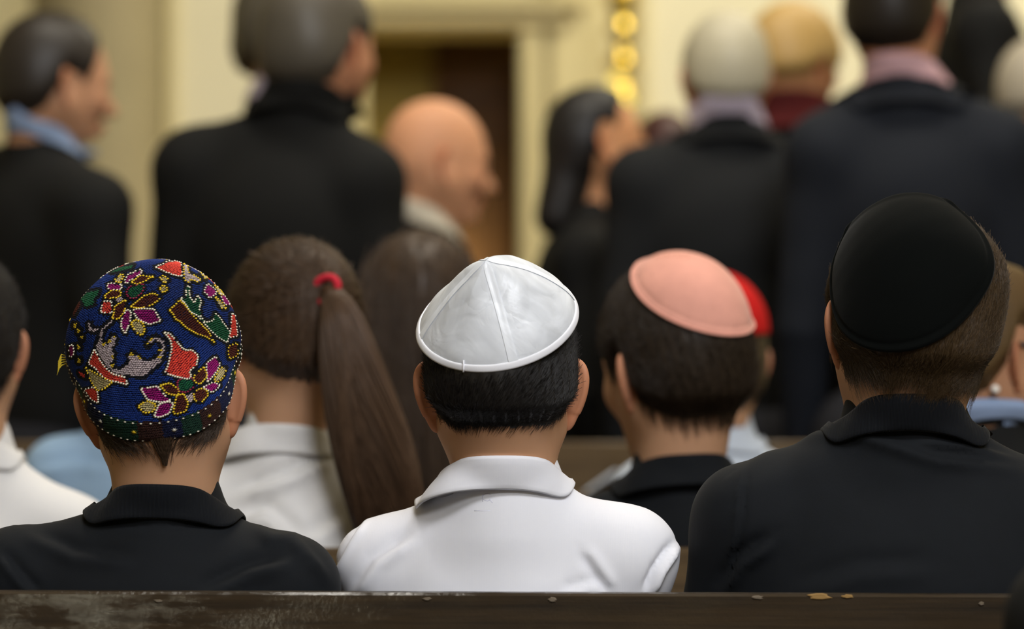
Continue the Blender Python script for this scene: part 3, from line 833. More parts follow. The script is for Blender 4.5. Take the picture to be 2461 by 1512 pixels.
# ------------------------------------------------------------------ pews
def pew(label, yb, ztop, xa, xb, m, rot=0, chips=(), ledge=False, sd=.36):
    r = empty('pew', ((xa+xb)/2, yb, 0), label, 'pew', None)
    xc, L = (xa+xb)/2, xb-xa
    MB().box((xc, yb, (ztop+.30)/2), (L, .030, ztop-.30), .0028).build('backrest', m, r)
    MB().box((xc, yb+.02+sd/2, .435), (L, sd, .03), .006).build('seat', m, r)
    for x in (xa, xb, xc):
        MB().box((x, yb+.02+sd/2, .21), (.035, sd-.06, .42), .004).build('leg', m, r)
    MB().box((xc, yb+.019, .60), (L, .014, .09), .004).build('cross_rail', m, r)
    if ledge:
        MB().box((xc, yb-.05, ztop-.100), (L, .10, .018), .004).build('book_ledge', m, r)
    for (px, py, w, h, cm) in chips:
        c = W(px, py, yb-.0155); n = 14; rs = np.random.RandomState(int(px))
        t = np.linspace(0, 2*np.pi, n, endpoint=False); rr = rs.uniform(.7, 1.25, n)
        x = w/2*rr*np.cos(t); z = h/2*rr*np.sin(t)
        ring = np.stack([c[0]+x, np.full(n, c[1]-.0003), c[2]+z], 1); inn = np.stack([c[0]+x*.75, np.full(n, c[1]-.0012), c[2]+z*.75], 1)
        kk = MB(); kk.add(np.vstack([ring, inn]), gridq(2, n)); kk.addtri(inn.copy(), [list(range(n))]); kk.build('worn_chip', cm, r)
    if rot: r.rotation_euler = (0, rot, 0)
    return r
chip_m = mat('bare_wood_chip', lin(150, 118, 70), .7, .2, bump=(200, .5, .001))
chip_g = mat('grey_dent', lin(110, 98, 82), .6, .3, bump=(300, .5, .001))
pew('dark varnished pew nearest the viewer with chipped top edge', 3.85, .8125, -2.3, 2.3, pew_m, .0035,
    [(1320, 1441, .009, .005, chip_g), (1815, 1434, .011, .005, chip_g), (1962, 1431, .026, .006, chip_m), (2030, 1431, .012, .004, chip_m), (2352, 1447, .006, .005, chip_g), (375, 1447, .011, .003, chip_g), (1020, 1440, .010, .004, chip_g)])
pew('brown pew in front of the white polo boy, ponytail girl seated in it', 4.70, .818, -2.3, 2.3, pew_m2)
pew('brown pew seating the row with the long-haired girl and red cap', 5.55, .80, -2.3, 2.3, pew_m2, sd=.34)
pew('tall brown pew with a book ledge before the standing men', 6.42, .922, -2.3, 2.3, pew_m2, ledge=True, sd=.30)
pew('pew hidden below the lower edge, under the dark coat at the corner', 2.95, .62, -2.3, 2.3, pew_m)
pl = MB().box((1.35, 8.3, .215), (1.0, .62, .43), .01).build('platform', pew_m2); pl['label'] = 'low brown wooden platform under the raised man in black'; pl['category'] = 'platform'

# ------------------------------------------------------------------ people: first row
down = lambda x=0., y=-.1, z=-1.: (lambda q, t: np.broadcast_to(A(x, y, z), q.shape))
PA = make_person('seated boy in blue embroidered skullcap and dark navy polo, left of white polo boy', 4.0, (391, 975), s=.98, roll=-5, pitch=-2, nb=(400, 1190),
    dsh=(0, -.02), sh=((45, 1392), (690, 1412)), rsh=.050, ts=.86, top='navy_polo', res=.0032, topres=.0042, neck_r=.058, earscale=1.08, flare=.95,
    collar=dict(cx=402, cxb=394, top=(142, 1158), bot=(186, 1238), tilt=.045, slant=-.008, dep=.85, side=.006, sq=.78), collar_mat='navy_rib', tone=(.97, .95, .92),
    creases=[([(600, 1262), (650, 1300), (700, 1302), (790, 1400)], .006, 16, 'r'), ([(250, 1256), (400, 1266), (560, 1252)], -.004, 9, 'r'), ([(60, 1275), (180, 1330), (330, 1345)], .004, 22, 's'),
             ([(480, 1425), (600, 1370), (700, 1345)], .005, 22, 's'), ([(0, 1330), (60, 1400), (90, 1430)], .004, 16, 's')], elbow_out=-.045,
    hair=dict(cull=(W(376, 885, 4.0), (-.03, -.66, .75), math.radians(87)), col=(58, 44, 32), th=.006, nape=-.042, side=-.004, ear=.03, n=6000, len=.028, rad=.00028, taper=.03, res=.0045, lift=.001, rand=.2,
              where=lambda q: (q[:, 2] < .03) & (q[:, 1] < .03), flow=lambda q, t: np.stack([-q[:, 0]*13*np.clip(1.2-np.abs(q[:, 0])*8, .1, 1), np.full(len(q), -.3), -.9+0*q[:, 0]], 1)))
PB = make_person('seated boy in sheer white kippah and white polo shirt, centre of the row', 4.0, (1205, 942), s=.98, roll=-1, pitch=-3, nb=(1213, 1135),
    sh=((930, 1362), (1506, 1338)), dsh=(.04, .0), elbow_out=-.05, rsh=.050, ts=.86, top='white_polo', res=.0032, topres=.0042, neck_r=.0575, earscale=1.12, flare=.95,
    collar=dict(cx=1202, cxb=1184, top=(146, 1091), bot=(186, 1170), tilt=.045, slant=.003, dep=.85, side=.004, sq=.80), tone=(1, .97, .93),
    creases=[([(835, 1440), (900, 1350), (1000, 1285)], .0045, 20, 's'), ([(792, 1400), (842, 1300), (880, 1240)], .0035, 10, 's'), ([(1552, 1430), (1580, 1370), (1626, 1305)], .007, 12, 's'),
             ([(1400, 1320), (1470, 1420)], -.004, 16, 's'), ([(1350, 1425), (1440, 1400)], .003, 16, 's'), ([(1060, 1178), (1200, 1168), (1330, 1160)], -.0035, 8, 'r')],
    hair=dict(cull=(W(1195, 771, 3.952), (-.15, -.585, .797), None), col=(22, 19, 17), edge=.03, th=.012, nape=-.044, side=-.018, ear=.032, n=24000, len=.040, rad=.00020, taper=.022, res=.0045, lift=.0005, rand=.035, clump=.16, k=8, spec=.4,
              flow=lambda q, t: np.stack([-.55-q[:, 0]*2, np.full(len(q), -.1), -1+0*q[:, 0]], 1)))
PC = make_person('taller seated boy in large black velvet kippah and navy polo, shaggy brown hair', 4.0, (2184, 803), s=1.05, roll=3, pitch=-4, yaw=6, nb=(2174, 975),
    sh=((1800, 1252), (2560, 1275)), rsh=.058, ts=1.0, top='navy_polo', res=.0035, topres=.0046, neck_r=.062, earscale=1.05, flare=.85,
    collar=dict(cx=2178, cxb=2172, top=(152, 945), bot=(192, 1032), tilt=.05, slant=-.006, dep=.85, side=.012, sq=.8), collar_mat='navy_rib', tone=(.97, .95, .93),
    creases=[([(1770, 1130), (1900, 1035), (2060, 1032), (2250, 1095), (2461, 1120)], .0055, 20, 's'), ([(1790, 1120), (1770, 1300), (1735, 1430)], .003, 9, 's'), ([(1730, 1425), (1775, 1350), (1860, 1290)], .006, 20, 's'),
             ([(2150, 1050), (2330, 1065), (2461, 1100)], .004, 16, 's'), ([(1900, 1420), (2060, 1370), (2250, 1360)], .003, 30, 's')],
    hair=dict(cull=(W(2184, 708, 4.02), (-.27, -.87, .42), math.radians(49)), col=(66, 50, 30), th=.010, edge=.045, nape=-.055, side=-.040, ear=.03, n=30000, len=.080, rad=.00019, taper=.03, res=.005, lift=.0018, rand=.06, clump=.75, cfreq=55, flick=.003, k=9, spec=.4,
              vol=lambda q: .015*np.exp(-((q[:, 0]-.072)/.04)**2-((q[:, 2]-.06)/.045)**2),
              flow=lambda q, t: np.stack([.15-.5*np.exp(-((q[:, 0]+.02)/.05)**2)+np.where(q[:, 0] > .03, -.15, 0), np.full(len(q), -.25), -1+0*q[:, 0]], 1)))
# second row
PD = make_person('boy in white shirt cut by the left edge, dark cropped hair, beside embroidered cap', 4.85, (-93, 850), s=1.0, nb=(-78, 1055), sh=((-310, 1295), (165, 1295)), rsh=.055, ts=.9,
    top='white_knit', res=.006, topres=.008, collar=dict(cx=-78, top=(88, 1048), bot=(120, 1120), tilt=.05, dep=.85),
    hair=dict(col=(34, 30, 26), th=.010, n=5000, len=.03, rad=.0003, flow=down(), nape=-.062))
tie = W(782, 697, 4.742)
_R = rotz(math.radians(24))@roty(math.radians(2)); tieL = ((tie-W(700, 828, 4.85))@_R)/.98
PE = make_person('girl with long brown ponytail in red hair tie, white knit top', 4.85, (700, 828), s=.98, yaw=24, roll=2, nb=(685, 1030), sh=((480, 1245), (890, 1250)), rsh=.05, ts=.86,
    top='white_knit', res=.0055, topres=.007, neck_r=.05, fold=.005, collar=dict(cx=664, top=(108, 1016), bot=(140, 1085), tilt=.04, dep=.85, sq=.85),
    creases=[([(560, 1190), (680, 1150), (800, 1090)], .008, 18, 's'), ([(570, 1250), (640, 1230), (720, 1300)], .008, 22, 's'), ([(740, 1300), (820, 1240)], .004, 20, 's')],
    hair=dict(col=(70, 52, 37), th=.014, nape=-.052, side=-.03, ear=-.01, brow=.092, n=9000, len=.075, rad=.0004, k=8, rand=.05, streak=.002, clump=.12, lift=.0015,
              flow=lambda q, t: nrm(tieL-q)))
def ponytail(p, path, depth, n, m, seed=2):
    """path: (px, py, half width px); a solid core plus loose strands"""
    k = np.array(path, float); t = np.linspace(0, 1, len(k)); tt = np.linspace(0, 1, 26)
    c = np.stack([np.interp(tt, t, k[:, i]) for i in range(3)], 1)
    for _ in range(3): c[1:-1] = (c[:-2]+2*c[1:-1]+c[2:])/4
    dd = np.interp(tt, t, depth)
    ctr = np.stack([W(a, b, d) for (a, b, _), d in zip(c, dd)]); w = c[:, 2]*dd/F
    n_ = 40; P = []
    T = nrm(np.gradient(ctr, axis=0))
    for i in range(26):
        u = nrm(np.cross(T[i], A(0, 1., 0))); v = np.cross(u, T[i]); a = np.linspace(0, 2*np.pi, n_, endpoint=False)
        rr = w[i]*.93*(1+.05*np.sin(a*9+i*.12)+.03*np.sin(a*17-i*.2))
        P.append(ctr[i]+np.cos(a)[:, None]*u*rr[:, None]+np.sin(a)[:, None]*v*rr[:, None]*.55)
    P = np.concatenate(P); Q = gridq(26, n_)
    ends = np.stack([np.arange(n_), (np.arange(n_)+1) % n_], 1)
    P = np.vstack([P, ctr[0], ctr[-1]]); e0 = np.stack([ends[:, 1], ends[:, 0], np.full(n_, 26*n_), np.full(n_, 26*n_)], 1)
    o = mesh_np('ponytail', P, Q, hairmat((62, 46, 33)), p.root)
    rs = np.random.RandomState(seed); a = rs.uniform(0, 2*np.pi, n); r0 = np.sqrt(rs.uniform(.55, 1.05, n))
    pts = np.zeros((n, 26, 3)); ends_ = rs.uniform(.75, 1.0, n)
    for i in range(26):
        f = i/25.*ends_*25; j = np.clip(f.astype(int), 0, 24); fr = (f-j)[:, None]
        c_ = ctr[j]*(1-fr)+ctr[j+1]*fr; ww = w[j]*(1-fr[:, 0])+w[j+1]*fr[:, 0]
        Tj = T[j]; u = nrm(np.cross(Tj, A(0, 1., 0))); v = np.cross(u, Tj)
        aj = a+.25*np.sin(i*.2+a*3)
        pts[:, i] = c_+np.cos(aj)[:, None]*u*(ww*r0)[:, None]+np.sin(aj)[:, None]*v*(ww*r0*.6)[:, None]
    strands('ponytail_strands', pts, np.linspace(1, .6, 26)*.0006, m, o)
    return o
ponytail(PE, [(783, 697, 20), (800, 715, 30), (818, 760, 52), (838, 860, 74), (862, 960, 86), (890, 1060, 96), (915, 1150, 96), (932, 1230, 90), (944, 1296, 82)],
         [4.745, 4.725, 4.715, 4.71, 4.71, 4.715, 4.72, 4.73, 4.74], 2600, hairmat((78, 58, 42), strand=True))
k = MB(); a = np.linspace(0, 2*np.pi, 29)
ring = np.stack([tie[0]+.0165*np.cos(a)+.004*np.sin(a), tie[1]-.004+.010*np.sin(a)*0-.010*np.cos(a), tie[2]+.0165*np.sin(a)], 1)
addtube(k, ring, .0055, 10); k.build('hair_tie', M['red_tie'], PE.root, True)
PF = make_person('boy in pink suede kippah with head turned left, dark navy polo', 4.85, (1622, 893), s=1.07, yaw=30, roll=-8, pitch=-4, nb=(1628, 1120), sh=((1452, 1292), (1885, 1285)), rsh=.052, ts=.9,
    top='navy_polo', res=.005, topres=.007, neck_r=.058, earscale=1.08, flare=.9,
    collar=dict(cx=1632, cxb=1640, top=(124, 1088), bot=(172, 1160), tilt=.045, slant=.014, dep=.88, sq=.8),
    hair=dict(col=(46, 36, 26), th=.012, nape=-.062, side=-.03, ear=.03, brow=.085, n=9000, len=.03, rad=.0003, res=.005, lift=.001, rand=.12, flow=down(.1)))
# third row
PG = make_person('child in light blue shirt hidden behind embroidered cap, shoulder showing at its left', 5.7, (322, 893), s=.98, yaw=-8, nb=(325, 1012), sh=((150, 1142), (505, 1142)), rsh=.055, ts=.88, top='blue_shirt', topres=.009,
    creases=[([(80, 1130), (170, 1110), (270, 1120)], .006, 16, 's')], hair=dict(col=(40, 32, 26), th=.012))
def longh(P, ql):
    a = rc(P, W(1005, 800, 5.71), W(992, 1000, 5.66), .088, .098); b = rc(P, W(992, 1000, 5.66), W(985, 1190, 5.66), .098, .104)
    return smin(a, b, .03)
PH = make_person('girl with long loose brown hair down her back, between ponytail girl and white kippah boy', 5.7, (1010, 785), s=1.03, nb=(1010, 985), sh=((850, 1140), (1180, 1140)), rsh=.055, ts=.92, top='dark_trousers', topres=.012,
    hair=dict(col=(66, 50, 36), th=.016, nape=-.10, side=-.10, ear=-.10, brow=.09, extra=longh, res=.009, streak=.003,
              lo=lambda p: A(p.hc[0]-.14, p.hc[1]-.20, .84), hi=lambda p: A(p.hc[0]+.13, p.hc[1]+.15, p.hc[2]+.17),
              n=5000, len=.34, k=10, rad=.0006, rand=.04, stick=0, hug=.2, flow=lambda q, t: np.stack([q[:, 0]*2.2*(1-t), -.25+.2*t+0*q[:, 0], -.9+0*q[:, 0]], 1)))
PI = make_person('child in red cap and pale blue shirt behind the pink kippah boy', 5.7, (1712, 880), s=.99, nb=(1716, 1010), sh=((1560, 1190), (1872, 1190)), rsh=.05, ts=.85, top='pale_shirt', topres=.009,
    collar=dict(cx=1716, top=(84, 1030), bot=(112, 1085), tilt=.04, dep=.88), hair=dict(col=(58, 46, 34), th=.013, nape=-.075, side=-.06, ear=-.02))
PJ = make_person('woman with dark rimmed glasses and pearl earring at the right edge', 4.99, (2376, 880), tone=(.80, .72, .66), s=1.0, yaw=-62, pitch=-3, nb=(2375, 1010), sh=((2265, 1190), (2525, 1200)), dsh=(.05, -.03), rsh=.06, ts=.92, top='black_suit', sleeves='full', elbow_out=-.03,
    topres=.009, collar=dict(cx=2392, cxb=2396, top=(66, 968), bot=(92, 1012), tilt=.04, dep=.9), collar_mat='sky_collar', hair=dict(col=(88, 68, 42), th=.016, nape=-.05, side=-.0, ear=.055, brow=.088))
k = MB(); hl2w = lambda p, v: p.hc+p.R@A(*v)*p.s
for sd in (-1, 1):
    addtube(k, [hl2w(PJ, (sd*.076, -.004, .030)), hl2w(PJ, (sd*.074, .05, .026)), hl2w(PJ, (sd*.066, .092, .018))], .0034, 6)
    a = np.linspace(0, 2*np.pi, 25); addtube(k, [hl2w(PJ, (sd*.034+.027*math.cos(x), .103-.006*abs(math.cos(x)), .002+.021*math.sin(x))) for x in a], .0022, 6)
addtube(k, [hl2w(PJ, (-.010, .104, .006)), hl2w(PJ, (0, .109, .008)), hl2w(PJ, (.010, .104, .006))], .002, 6)
k.build('glasses', M['gold_frame'], PJ.root, True)
t = np.linspace(0, np.pi, 11); P, Q = lathe([(.0062*math.sin(a)+1e-5, .0062*math.cos(a)) for a in t], 16, W(2392, 936, 4.905)); mesh_np('earring', P, Q, M['pearl'], PJ.root)

# standing grown-ups
def stand(*a, **k):
    k.setdefault('sleeves', 'full'); k.setdefault('res', .008); k.setdefault('topres', .013); k.setdefault('ts', 1.05); k.setdefault('rsh', .072); k.setdefault('top', 'black_suit')
    return make_person(*a, seated=False, **k)
PK = stand('standing man at far left in black suit and blue collar, dark hair, face turned right', 7.1, (133, 215), s=1.08, yaw=-62, pitch=-6, nb=(88, 340), sh=((-75, 440), (222, 505)), dsh=(.15, -.13), tone=(.92, .85, .8),
    collar=dict(cx=118, cxb=130, top=(64, 300), bot=(84, 345), tilt=.05, dep=.95, slant=-.05), collar_mat='sky_collar', hair=dict(col=(44, 38, 32), th=.012, brow=.10, res=.008))
PL = stand('large standing man in black overcoat with grey hair, face turned right, left of the doorway', 6.95, (768, 125), s=1.13, yaw=-32, pitch=-3, nb=(722, 245), sh=((470, 408), (872, 440)), dsh=(.03, -.03), rsh=.078, ts=1.15, tone=(1, .82, .76), neck_r=.066,
    jacket_collar=dict(cx=712, top=(82, 196), bot=(125, 265), tilt=.07, dep=.9, slant=-.02), hair=dict(col=(84, 78, 68), th=.013, res=.008, nape=-.072, ear=.03))
PM = stand('person with bobbed grey hair and lilac collar, half hidden behind the black overcoat man', 7.75, (672, 80), s=1.06, yaw=10, nb=(680, 225), sh=((560, 380), (800, 380)), rsh=.06, ts=.95, top='charcoal_suit',
    collar=dict(cx=672, top=(62, 182), bot=(86, 230), tilt=.05), collar_mat='lilac_collar', hair=dict(col=(86, 80, 68), th=.022, nape=-.085, side=-.085, ear=-.08, brow=.085, res=.009))
PN = stand('bald man in black suit, face turned right, in front of the doorway', 7.4, (1050, 400), s=1.05, yaw=-72, pitch=-8, nb=(1000, 540), sh=((940, 640), (1062, 690)), dsh=(.15, -.14), top='black_suit', tone=(1.18, 1.03, .93),
    collar=dict(cx=1020, cxb=1036, top=(66, 492), bot=(92, 545), tilt=.05, slant=-.06), collar_mat='cream_collar')
def ohair(P, ql): return rc(P, W(1380, 345, 7.73), W(1335, 520, 7.71), .058, .045)
PO = stand('dark-haired woman in black facing right, below the hanging lamp', 7.75, (1442, 356), s=.96, yaw=-78, pitch=10, nb=(1418, 500), sh=((1392, 610), (1410, 625)), dsh=(.15, -.15), rsh=.064, ts=.98, neck_r=.048, tone=(1.08, .92, .72),
    hair=dict(col=(30, 27, 25), th=.013, nape=-.07, side=-.01, ear=.055, brow=.088, extra=ohair, res=.009, lo=lambda p: A(wx(1255, 7.75), p.hc[1]-.17, wz(600, 7.75)), hi=lambda p: p.hc+.19))
PP = stand('grey-haired man in charcoal suit seen from behind, lilac collar, right of the hanging lamp', 7.3, (1742, 198), s=1.02, yaw=6, nb=(1742, 305), sh=((1548, 442), (1938, 442)), top='charcoal_suit', tone=(1, .85, .78),
    collar=dict(cx=1752, top=(72, 238), bot=(96, 290), tilt=.05), collar_mat='lilac_collar', jacket_collar=dict(cx=1756, top=(84, 280), bot=(120, 335), tilt=.07), hair=dict(col=(190, 182, 156), th=.012, nape=-.05, res=.008))
PQ = stand('blond woman in dark red scarf between two suited men', 7.8, (1912, 168), s=.98, yaw=-38, nb=(1905, 290), sh=((1790, 430), (2040, 430)), rsh=.06, ts=.95, top='charcoal_suit', tone=(1, .85, .7),
    collar=dict(cx=1905, top=(62, 222), bot=(100, 310), tilt=.03), collar_mat='red_scarf', hair=dict(col=(186, 152, 92), th=.022, nape=-.03, side=.0, ear=.0, brow=.085, res=.009))
PR = stand('tall man in navy suit with pink collar, head cropped by the top edge', 6.95, (2150, 48), s=1.08, yaw=-20, nb=(2172, 172), sh=((1992, 372), (2392, 366)), rsh=.080, ts=1.15, top='navy_suit', tone=(1, .82, .72), neck_r=.062,
    collar=dict(cx=2172, top=(80, 136), bot=(108, 190), tilt=.05, slant=-.008), collar_mat='pink_collar', jacket_collar=dict(cx=2172, top=(86, 186), bot=(135, 250), tilt=.08), hair=dict(col=(34, 28, 22), th=.012, nape=-.062, res=.008))
PS = stand('man in black on the platform, only dark torso showing at the top right', 8.3, (2362, -150), yaw=-60, nb=(2345, -20), sh=((2345, 75), (2372, 80)), dsh=(.15, -.15), rsh=.07, ts=1.0, floor=.43,
    hair=dict(col=(40, 34, 28), th=.012, res=.01), hand_pose=((2395, 250, 8.1), (2330, 380, 8.0)))
PU = stand('white-haired person facing right, cut by the right edge below the black-clad man', 7.62, (2520, 242), s=.95, yaw=-62, nb=(2505, 355), sh=((2440, 455), (2560, 475)), dsh=(.14, -.14), tone=(1.05, .85, .65), hair=dict(col=(170, 160, 140), th=.015, res=.009, nape=-.04))
PT = stand('person with dark reddish hair far behind, small between woman in black and grey-haired man', 8.9, (1597, 400), s=.95, nb=(1600, 500), sh=((1490, 610), (1710, 610)), rsh=.06, ts=.92, hair=dict(col=(66, 36, 32), th=.014, res=.01))
PX = make_person('person in dark coat, only a blurred shoulder showing at the lower right corner', 3.12, (3150, 960), nb=(3110, 1280), sh=((2592, 1502), (3640, 1502)), rsh=.057, ts=1.0, top='black_suit', sleeves='full', res=.01, topres=.012, hair=dict(col=(40, 34, 28), th=.012))

# open book on the ledge
bk = empty('open_book', W(1440, 1170, 6.30), 'white open book slanting on the far pew ledge beside the pink kippah boy', 'book')
for a, b in (((1405, 1180), (1478, 1128)), ((1478, 1128), (1560, 1165))):
    p0, p1 = W(*a, 6.395), W(*b, 6.395); V = []; kk = MB()
    for y in (0, .066):
        for (u, w_) in ((0, 0), (1, 0), (1, 1), (0, 1)):
            V.append(p0+(p1-p0)*u-A(0, y, (.003 if u == 0 or a[1] < 1130 else .012)*w_*(.6 if y else 1)))
    kk.addtri(np.array(V), [[0, 1, 2, 3], [7, 6, 5, 4], [0, 4, 5, 1], [1, 5, 6, 2], [2, 6, 7, 3], [3, 7, 4, 0]])
    kk.build('page_block', M['pale_shirt'], bk)

# ------------------------------------------------------------------ kippot
def ring_band(name, pts, tang, a, b, m, parent, n=10):
    """closed band around pts: b along tang, a across"""
    K = len(pts); T = nrm(np.roll(pts, -1, 0)-np.roll(pts, 1, 0)); tang = nrm(tang-T*(tang*T).sum(1, keepdims=True)); S = np.cross(T, tang)
    t = np.linspace(0, 2*np.pi, n, endpoint=False)
    P = pts[:, None]+tang[:, None]*(b*np.sign(np.cos(t))*np.abs(np.cos(t))**.6)[None, :, None]+S[:, None]*(a*np.sign(np.sin(t))*np.abs(np.sin(t))**.8)[None, :, None]
    Q = gridq(K, n); l = np.arange(n); l2 = (l+1) % n
    Q = np.vstack([Q, np.stack([(K-1)*n+l, (K-1)*n+l2, l2, l], 1)])
    return mesh_np(name, P.reshape(-1, 3), Q, m, parent)
make_cap(PF, (.29, -.58, .76), math.radians(51), M['pink_suede'], off=.004, cen=W(1632, 800, 4.862), puff=.008, thick=.002, seed=4)
ring_band('rim_piping', PF.cap_rim, PF.cap_rim-PF.cap_cen-A(.29, -.58, .76)*.09, .0016, .0030, M['pink_suede'], PF.cap)
make_cap(PI, (.15, -.15, .97), math.radians(72), M['red_felt'], off=.004, puff=.006, nth=20, nph=48)
make_cap(PG, (-.55, -.65, .5), math.radians(50), M['grey_felt'], off=.004, nth=20, nph=48)
def pleat(T, H):
    y = np.sin(T)*np.sin(H)          # up on the cap
    x = np.sin(T)*np.cos(H)
    return .0026*np.exp(-((y-.62+.25*x*x-.1*x)/.05)**2)-.002*np.exp(-((y-.70+.2*x*x)/.035)**2)+.0015*np.exp(-((y-.79+.2*x*x)/.03)**2)
make_cap(PC, (-.27, -.87, .42), math.radians(49.5), M['black_velvet'], off=.0055, cen=W(2184, 708, 4.02), puff=.005, nth=90, nph=200, pleats=pleat, thick=.003, seed=7)

# sheer white kippah: four panels meeting in a soft peak
n, u, v = frame_of((-.15, -.585, .797)); cW = W(1195, 771, 3.952); RW, HW = .0885, .081
def wkip(s, az):     # s 0 rim .. 1 peak, az angle in rim plane (0 = +u, -90deg = near side)
    d4 = np.abs(((az-math.radians(-66)+math.pi/4) % (math.pi/2))-math.pi/4)/(math.pi/4)      # 0 on a seam, 1 between seams
    w = .44+.30*d4**.8+.19*np.cos(az-.3)
    a = s*math.pi/2
    k = (1-s)*(1-w)+np.cos(a)*w; g = s*(1-w*.55)+np.sin(a)*w*.55
    dirs = np.cos(az)[..., None]*u+np.sin(az)[..., None]*v
    P = cW+n*(HW*g)[..., None]+dirs*(RW*k)[..., None]
    fl = P.reshape(-1, 3)
    cr = .0060*(np.abs(wob(fl, 48, 31))**.7-.4)+.0042*(np.abs(wob(fl, 95, 33))-.3)
    amp = (np.sin(np.clip(s, 0, 1)*math.pi)**.7)*(.2+.8*d4)
    sag = -.007*np.exp(-((s-.38)/.22)**2)*d4
    P = P+dirs*((cr.reshape(s.shape)*amp+sag))[..., None]
    return P
ns, na = 70, 300
S_, A_ = np.meshgrid(np.linspace(0, 1, ns), np.linspace(-math.pi, math.pi, na, endpoint=False), indexing='ij')
Pk = wkip(S_, A_)
PB.cap = mesh_np('sheer_kippah', Pk.reshape(-1, 3), gridq(ns, na), M['sheer'], PB.root)
rimp = wkip(np.zeros(na)+.012, np.linspace(-math.pi, math.pi, na, endpoint=False)); rimt = wkip(np.zeros(na)+.08, np.linspace(-math.pi, math.pi, na, endpoint=False))-rimp
ring_band('rim_binding', rimp-nrm(rimt)*.0005, rimt, .0015, .0042, M['binding'], PB.cap)
for i in range(4):
    az0 = math.radians(-66)+i*math.pi/2; sg, wg = np.meshgrid(np.linspace(.02, .995, 60), np.linspace(-1, 1, 7), indexing='ij')
    hw = .0055
    rad = np.maximum(RW*np.cos(sg*math.pi/2), .006)
    Pm = wkip(sg, az0+0*wg); Pe = wkip(sg, az0+.02+0*wg); td = nrm(Pe-Pm); out = nrm(np.cross(td, nrm(wkip(np.clip(sg+.02, 0, 1), az0+0*wg)-Pm+1e-9)))
    out = np.where((out*(Pm-cW)).sum(-1, keepdims=True) < 0, -out, out)
    Ps = wkip(sg, az0+wg*hw*np.minimum(1, (1-sg)*8+.25)/rad)
    Po = Ps+out*.0009; Pi = Ps+out*.0003
    b = 60*7; Q = gridq(60, 7, False)
    mesh_np('seam_ribbon', np.vstack([Po.reshape(-1, 3), Pi.reshape(-1, 3)]), np.vstack([Q, Q[:, ::-1]+b]), M['ribbon'], PB.cap)
c0 = wkip(np.array([.0]), np.array([math.radians(-103)]))[0]; c1 = wkip(np.array([.085]), np.array([math.radians(-103)]))[0]
kk = MB(); addtube(kk, [c0+A(0, -.0017, -.0045), c0+A(0, -.0022, .0), c1+A(0, -.0018, .0)], [.0011, .0010, .0008], 8); kk.build('binding_end', M['binding'], PB.cap, True)

# ------------------------------------------------------------------ embroidered skullcap
cenA = W(376, 885, 4.0); ecen = W(370, 834, 4.0); nA = nrm(A(-.03, -.66, .75)); TH = math.radians(89); nth, nph = 200, 400
hs = PA.hair_sdf
def capf(P): return smin(ell(P, ecen, (.0965, .107, .0965)), hs(P)-.005, .01)
d, T, H = cap_dirs(nA, TH, 50, 100)
rr = smooth_r(solve_r(capf, cenA, d, 0, .03, .25), 50, 100, 3).reshape(50, 100)
rr = rr+.0012*wob(d, 7, 3).reshape(50, 100)+.0006*wob(d, 17, 4).reshape(50, 100)
nF, uF, vF = frame_of(nA)
def capP(th, ph, lift=0.0):
    a = np.clip(th/TH, 0, .99999)*49; b = (ph % (2*np.pi))/(2*np.pi)*100
    i = a.astype(int); j = b.astype(int) % 100; fa, fb = a-i, b-np.floor(b)
    r = (rr[i, j]*(1-fb)+rr[i, (j+1) % 100]*fb)*(1-fa)+(rr[i+1, j]*(1-fb)+rr[i+1, (j+1) % 100]*fb)*fa
    dd = np.cos(th)[:, None]*nF+np.sin(th)[:, None]*(np.cos(ph)[:, None]*uF+np.sin(ph)[:, None]*vF)
    return cenA+dd*(r+lift)[:, None], dd
T2, H2 = np.meshgrid(TH*np.linspace(0, 1, 60), np.linspace(0, 2*np.pi, 120, endpoint=False), indexing='ij')
Pc, dc = capP(T2.ravel(), H2.ravel(), -.0008*np.ones(T2.size)); Pi_ = Pc-dc*.004
Q = gridq(60, 120); m_ = 7200; e = 59*120; kq = np.arange(120); kq2 = (kq+1) % 120
PA.cap = mesh_np('embroidered_cap', np.vstack([Pc, Pi_]), np.vstack([Q, Q[:, ::-1]+m_, np.stack([e+kq, e+kq2, m_+e+kq2, m_+e+kq], 1)])[:, ::-1], M['cap_cloth'], PA.root)

cols = dict(blue=(18, 48, 120), coral=(232, 72, 56), mag=(150, 12, 108), brown=(84, 34, 22), green=(20, 88, 54), lilac=(198, 180, 182), tan=(196, 180, 130), yel=(236, 200, 44), white=(238, 230, 208), black=(16, 17, 26), crim=(140, 30, 66),
            dgreen=(20, 52, 38), dbrown=(54, 30, 24), dnavy=(18, 24, 56))
cols = {k_: A(*lin(*v_)) for k_, v_ in cols.items()}
PG_ = []   # (name, fill, outline, polygon in zoom pixels)
def pg(nm, c, o, *pts): PG_.append((nm, c, o, np.array(pts, float)*.39683+A(130, 600)))
pg('crest', 'coral', 'white', (655,95),(690,78),(765,72),(770,165),(715,150),(660,128),(615,108))
pg('bar', 'black', None, (770,72),(785,78),(786,172),(771,166)); pg('branch', 'lilac', 'yel', (785,88),(808,100),(812,140),(850,160),(885,185),(870,197),(825,178),(820,205),(790,180))
pg('petal', 'mag', 'white', (430,195),(445,160),(525,125),(530,145),(480,175),(440,205)); pg('petal', 'mag', 'white', (325,215),(340,208),(405,215),(405,240),(335,245))
pg('bud', 'tan', 'yel', (370,190),(395,158),(420,160),(400,202)); pg('leaf', 'brown', 'yel', (470,200),(530,163),(600,165),(560,187),(500,210))
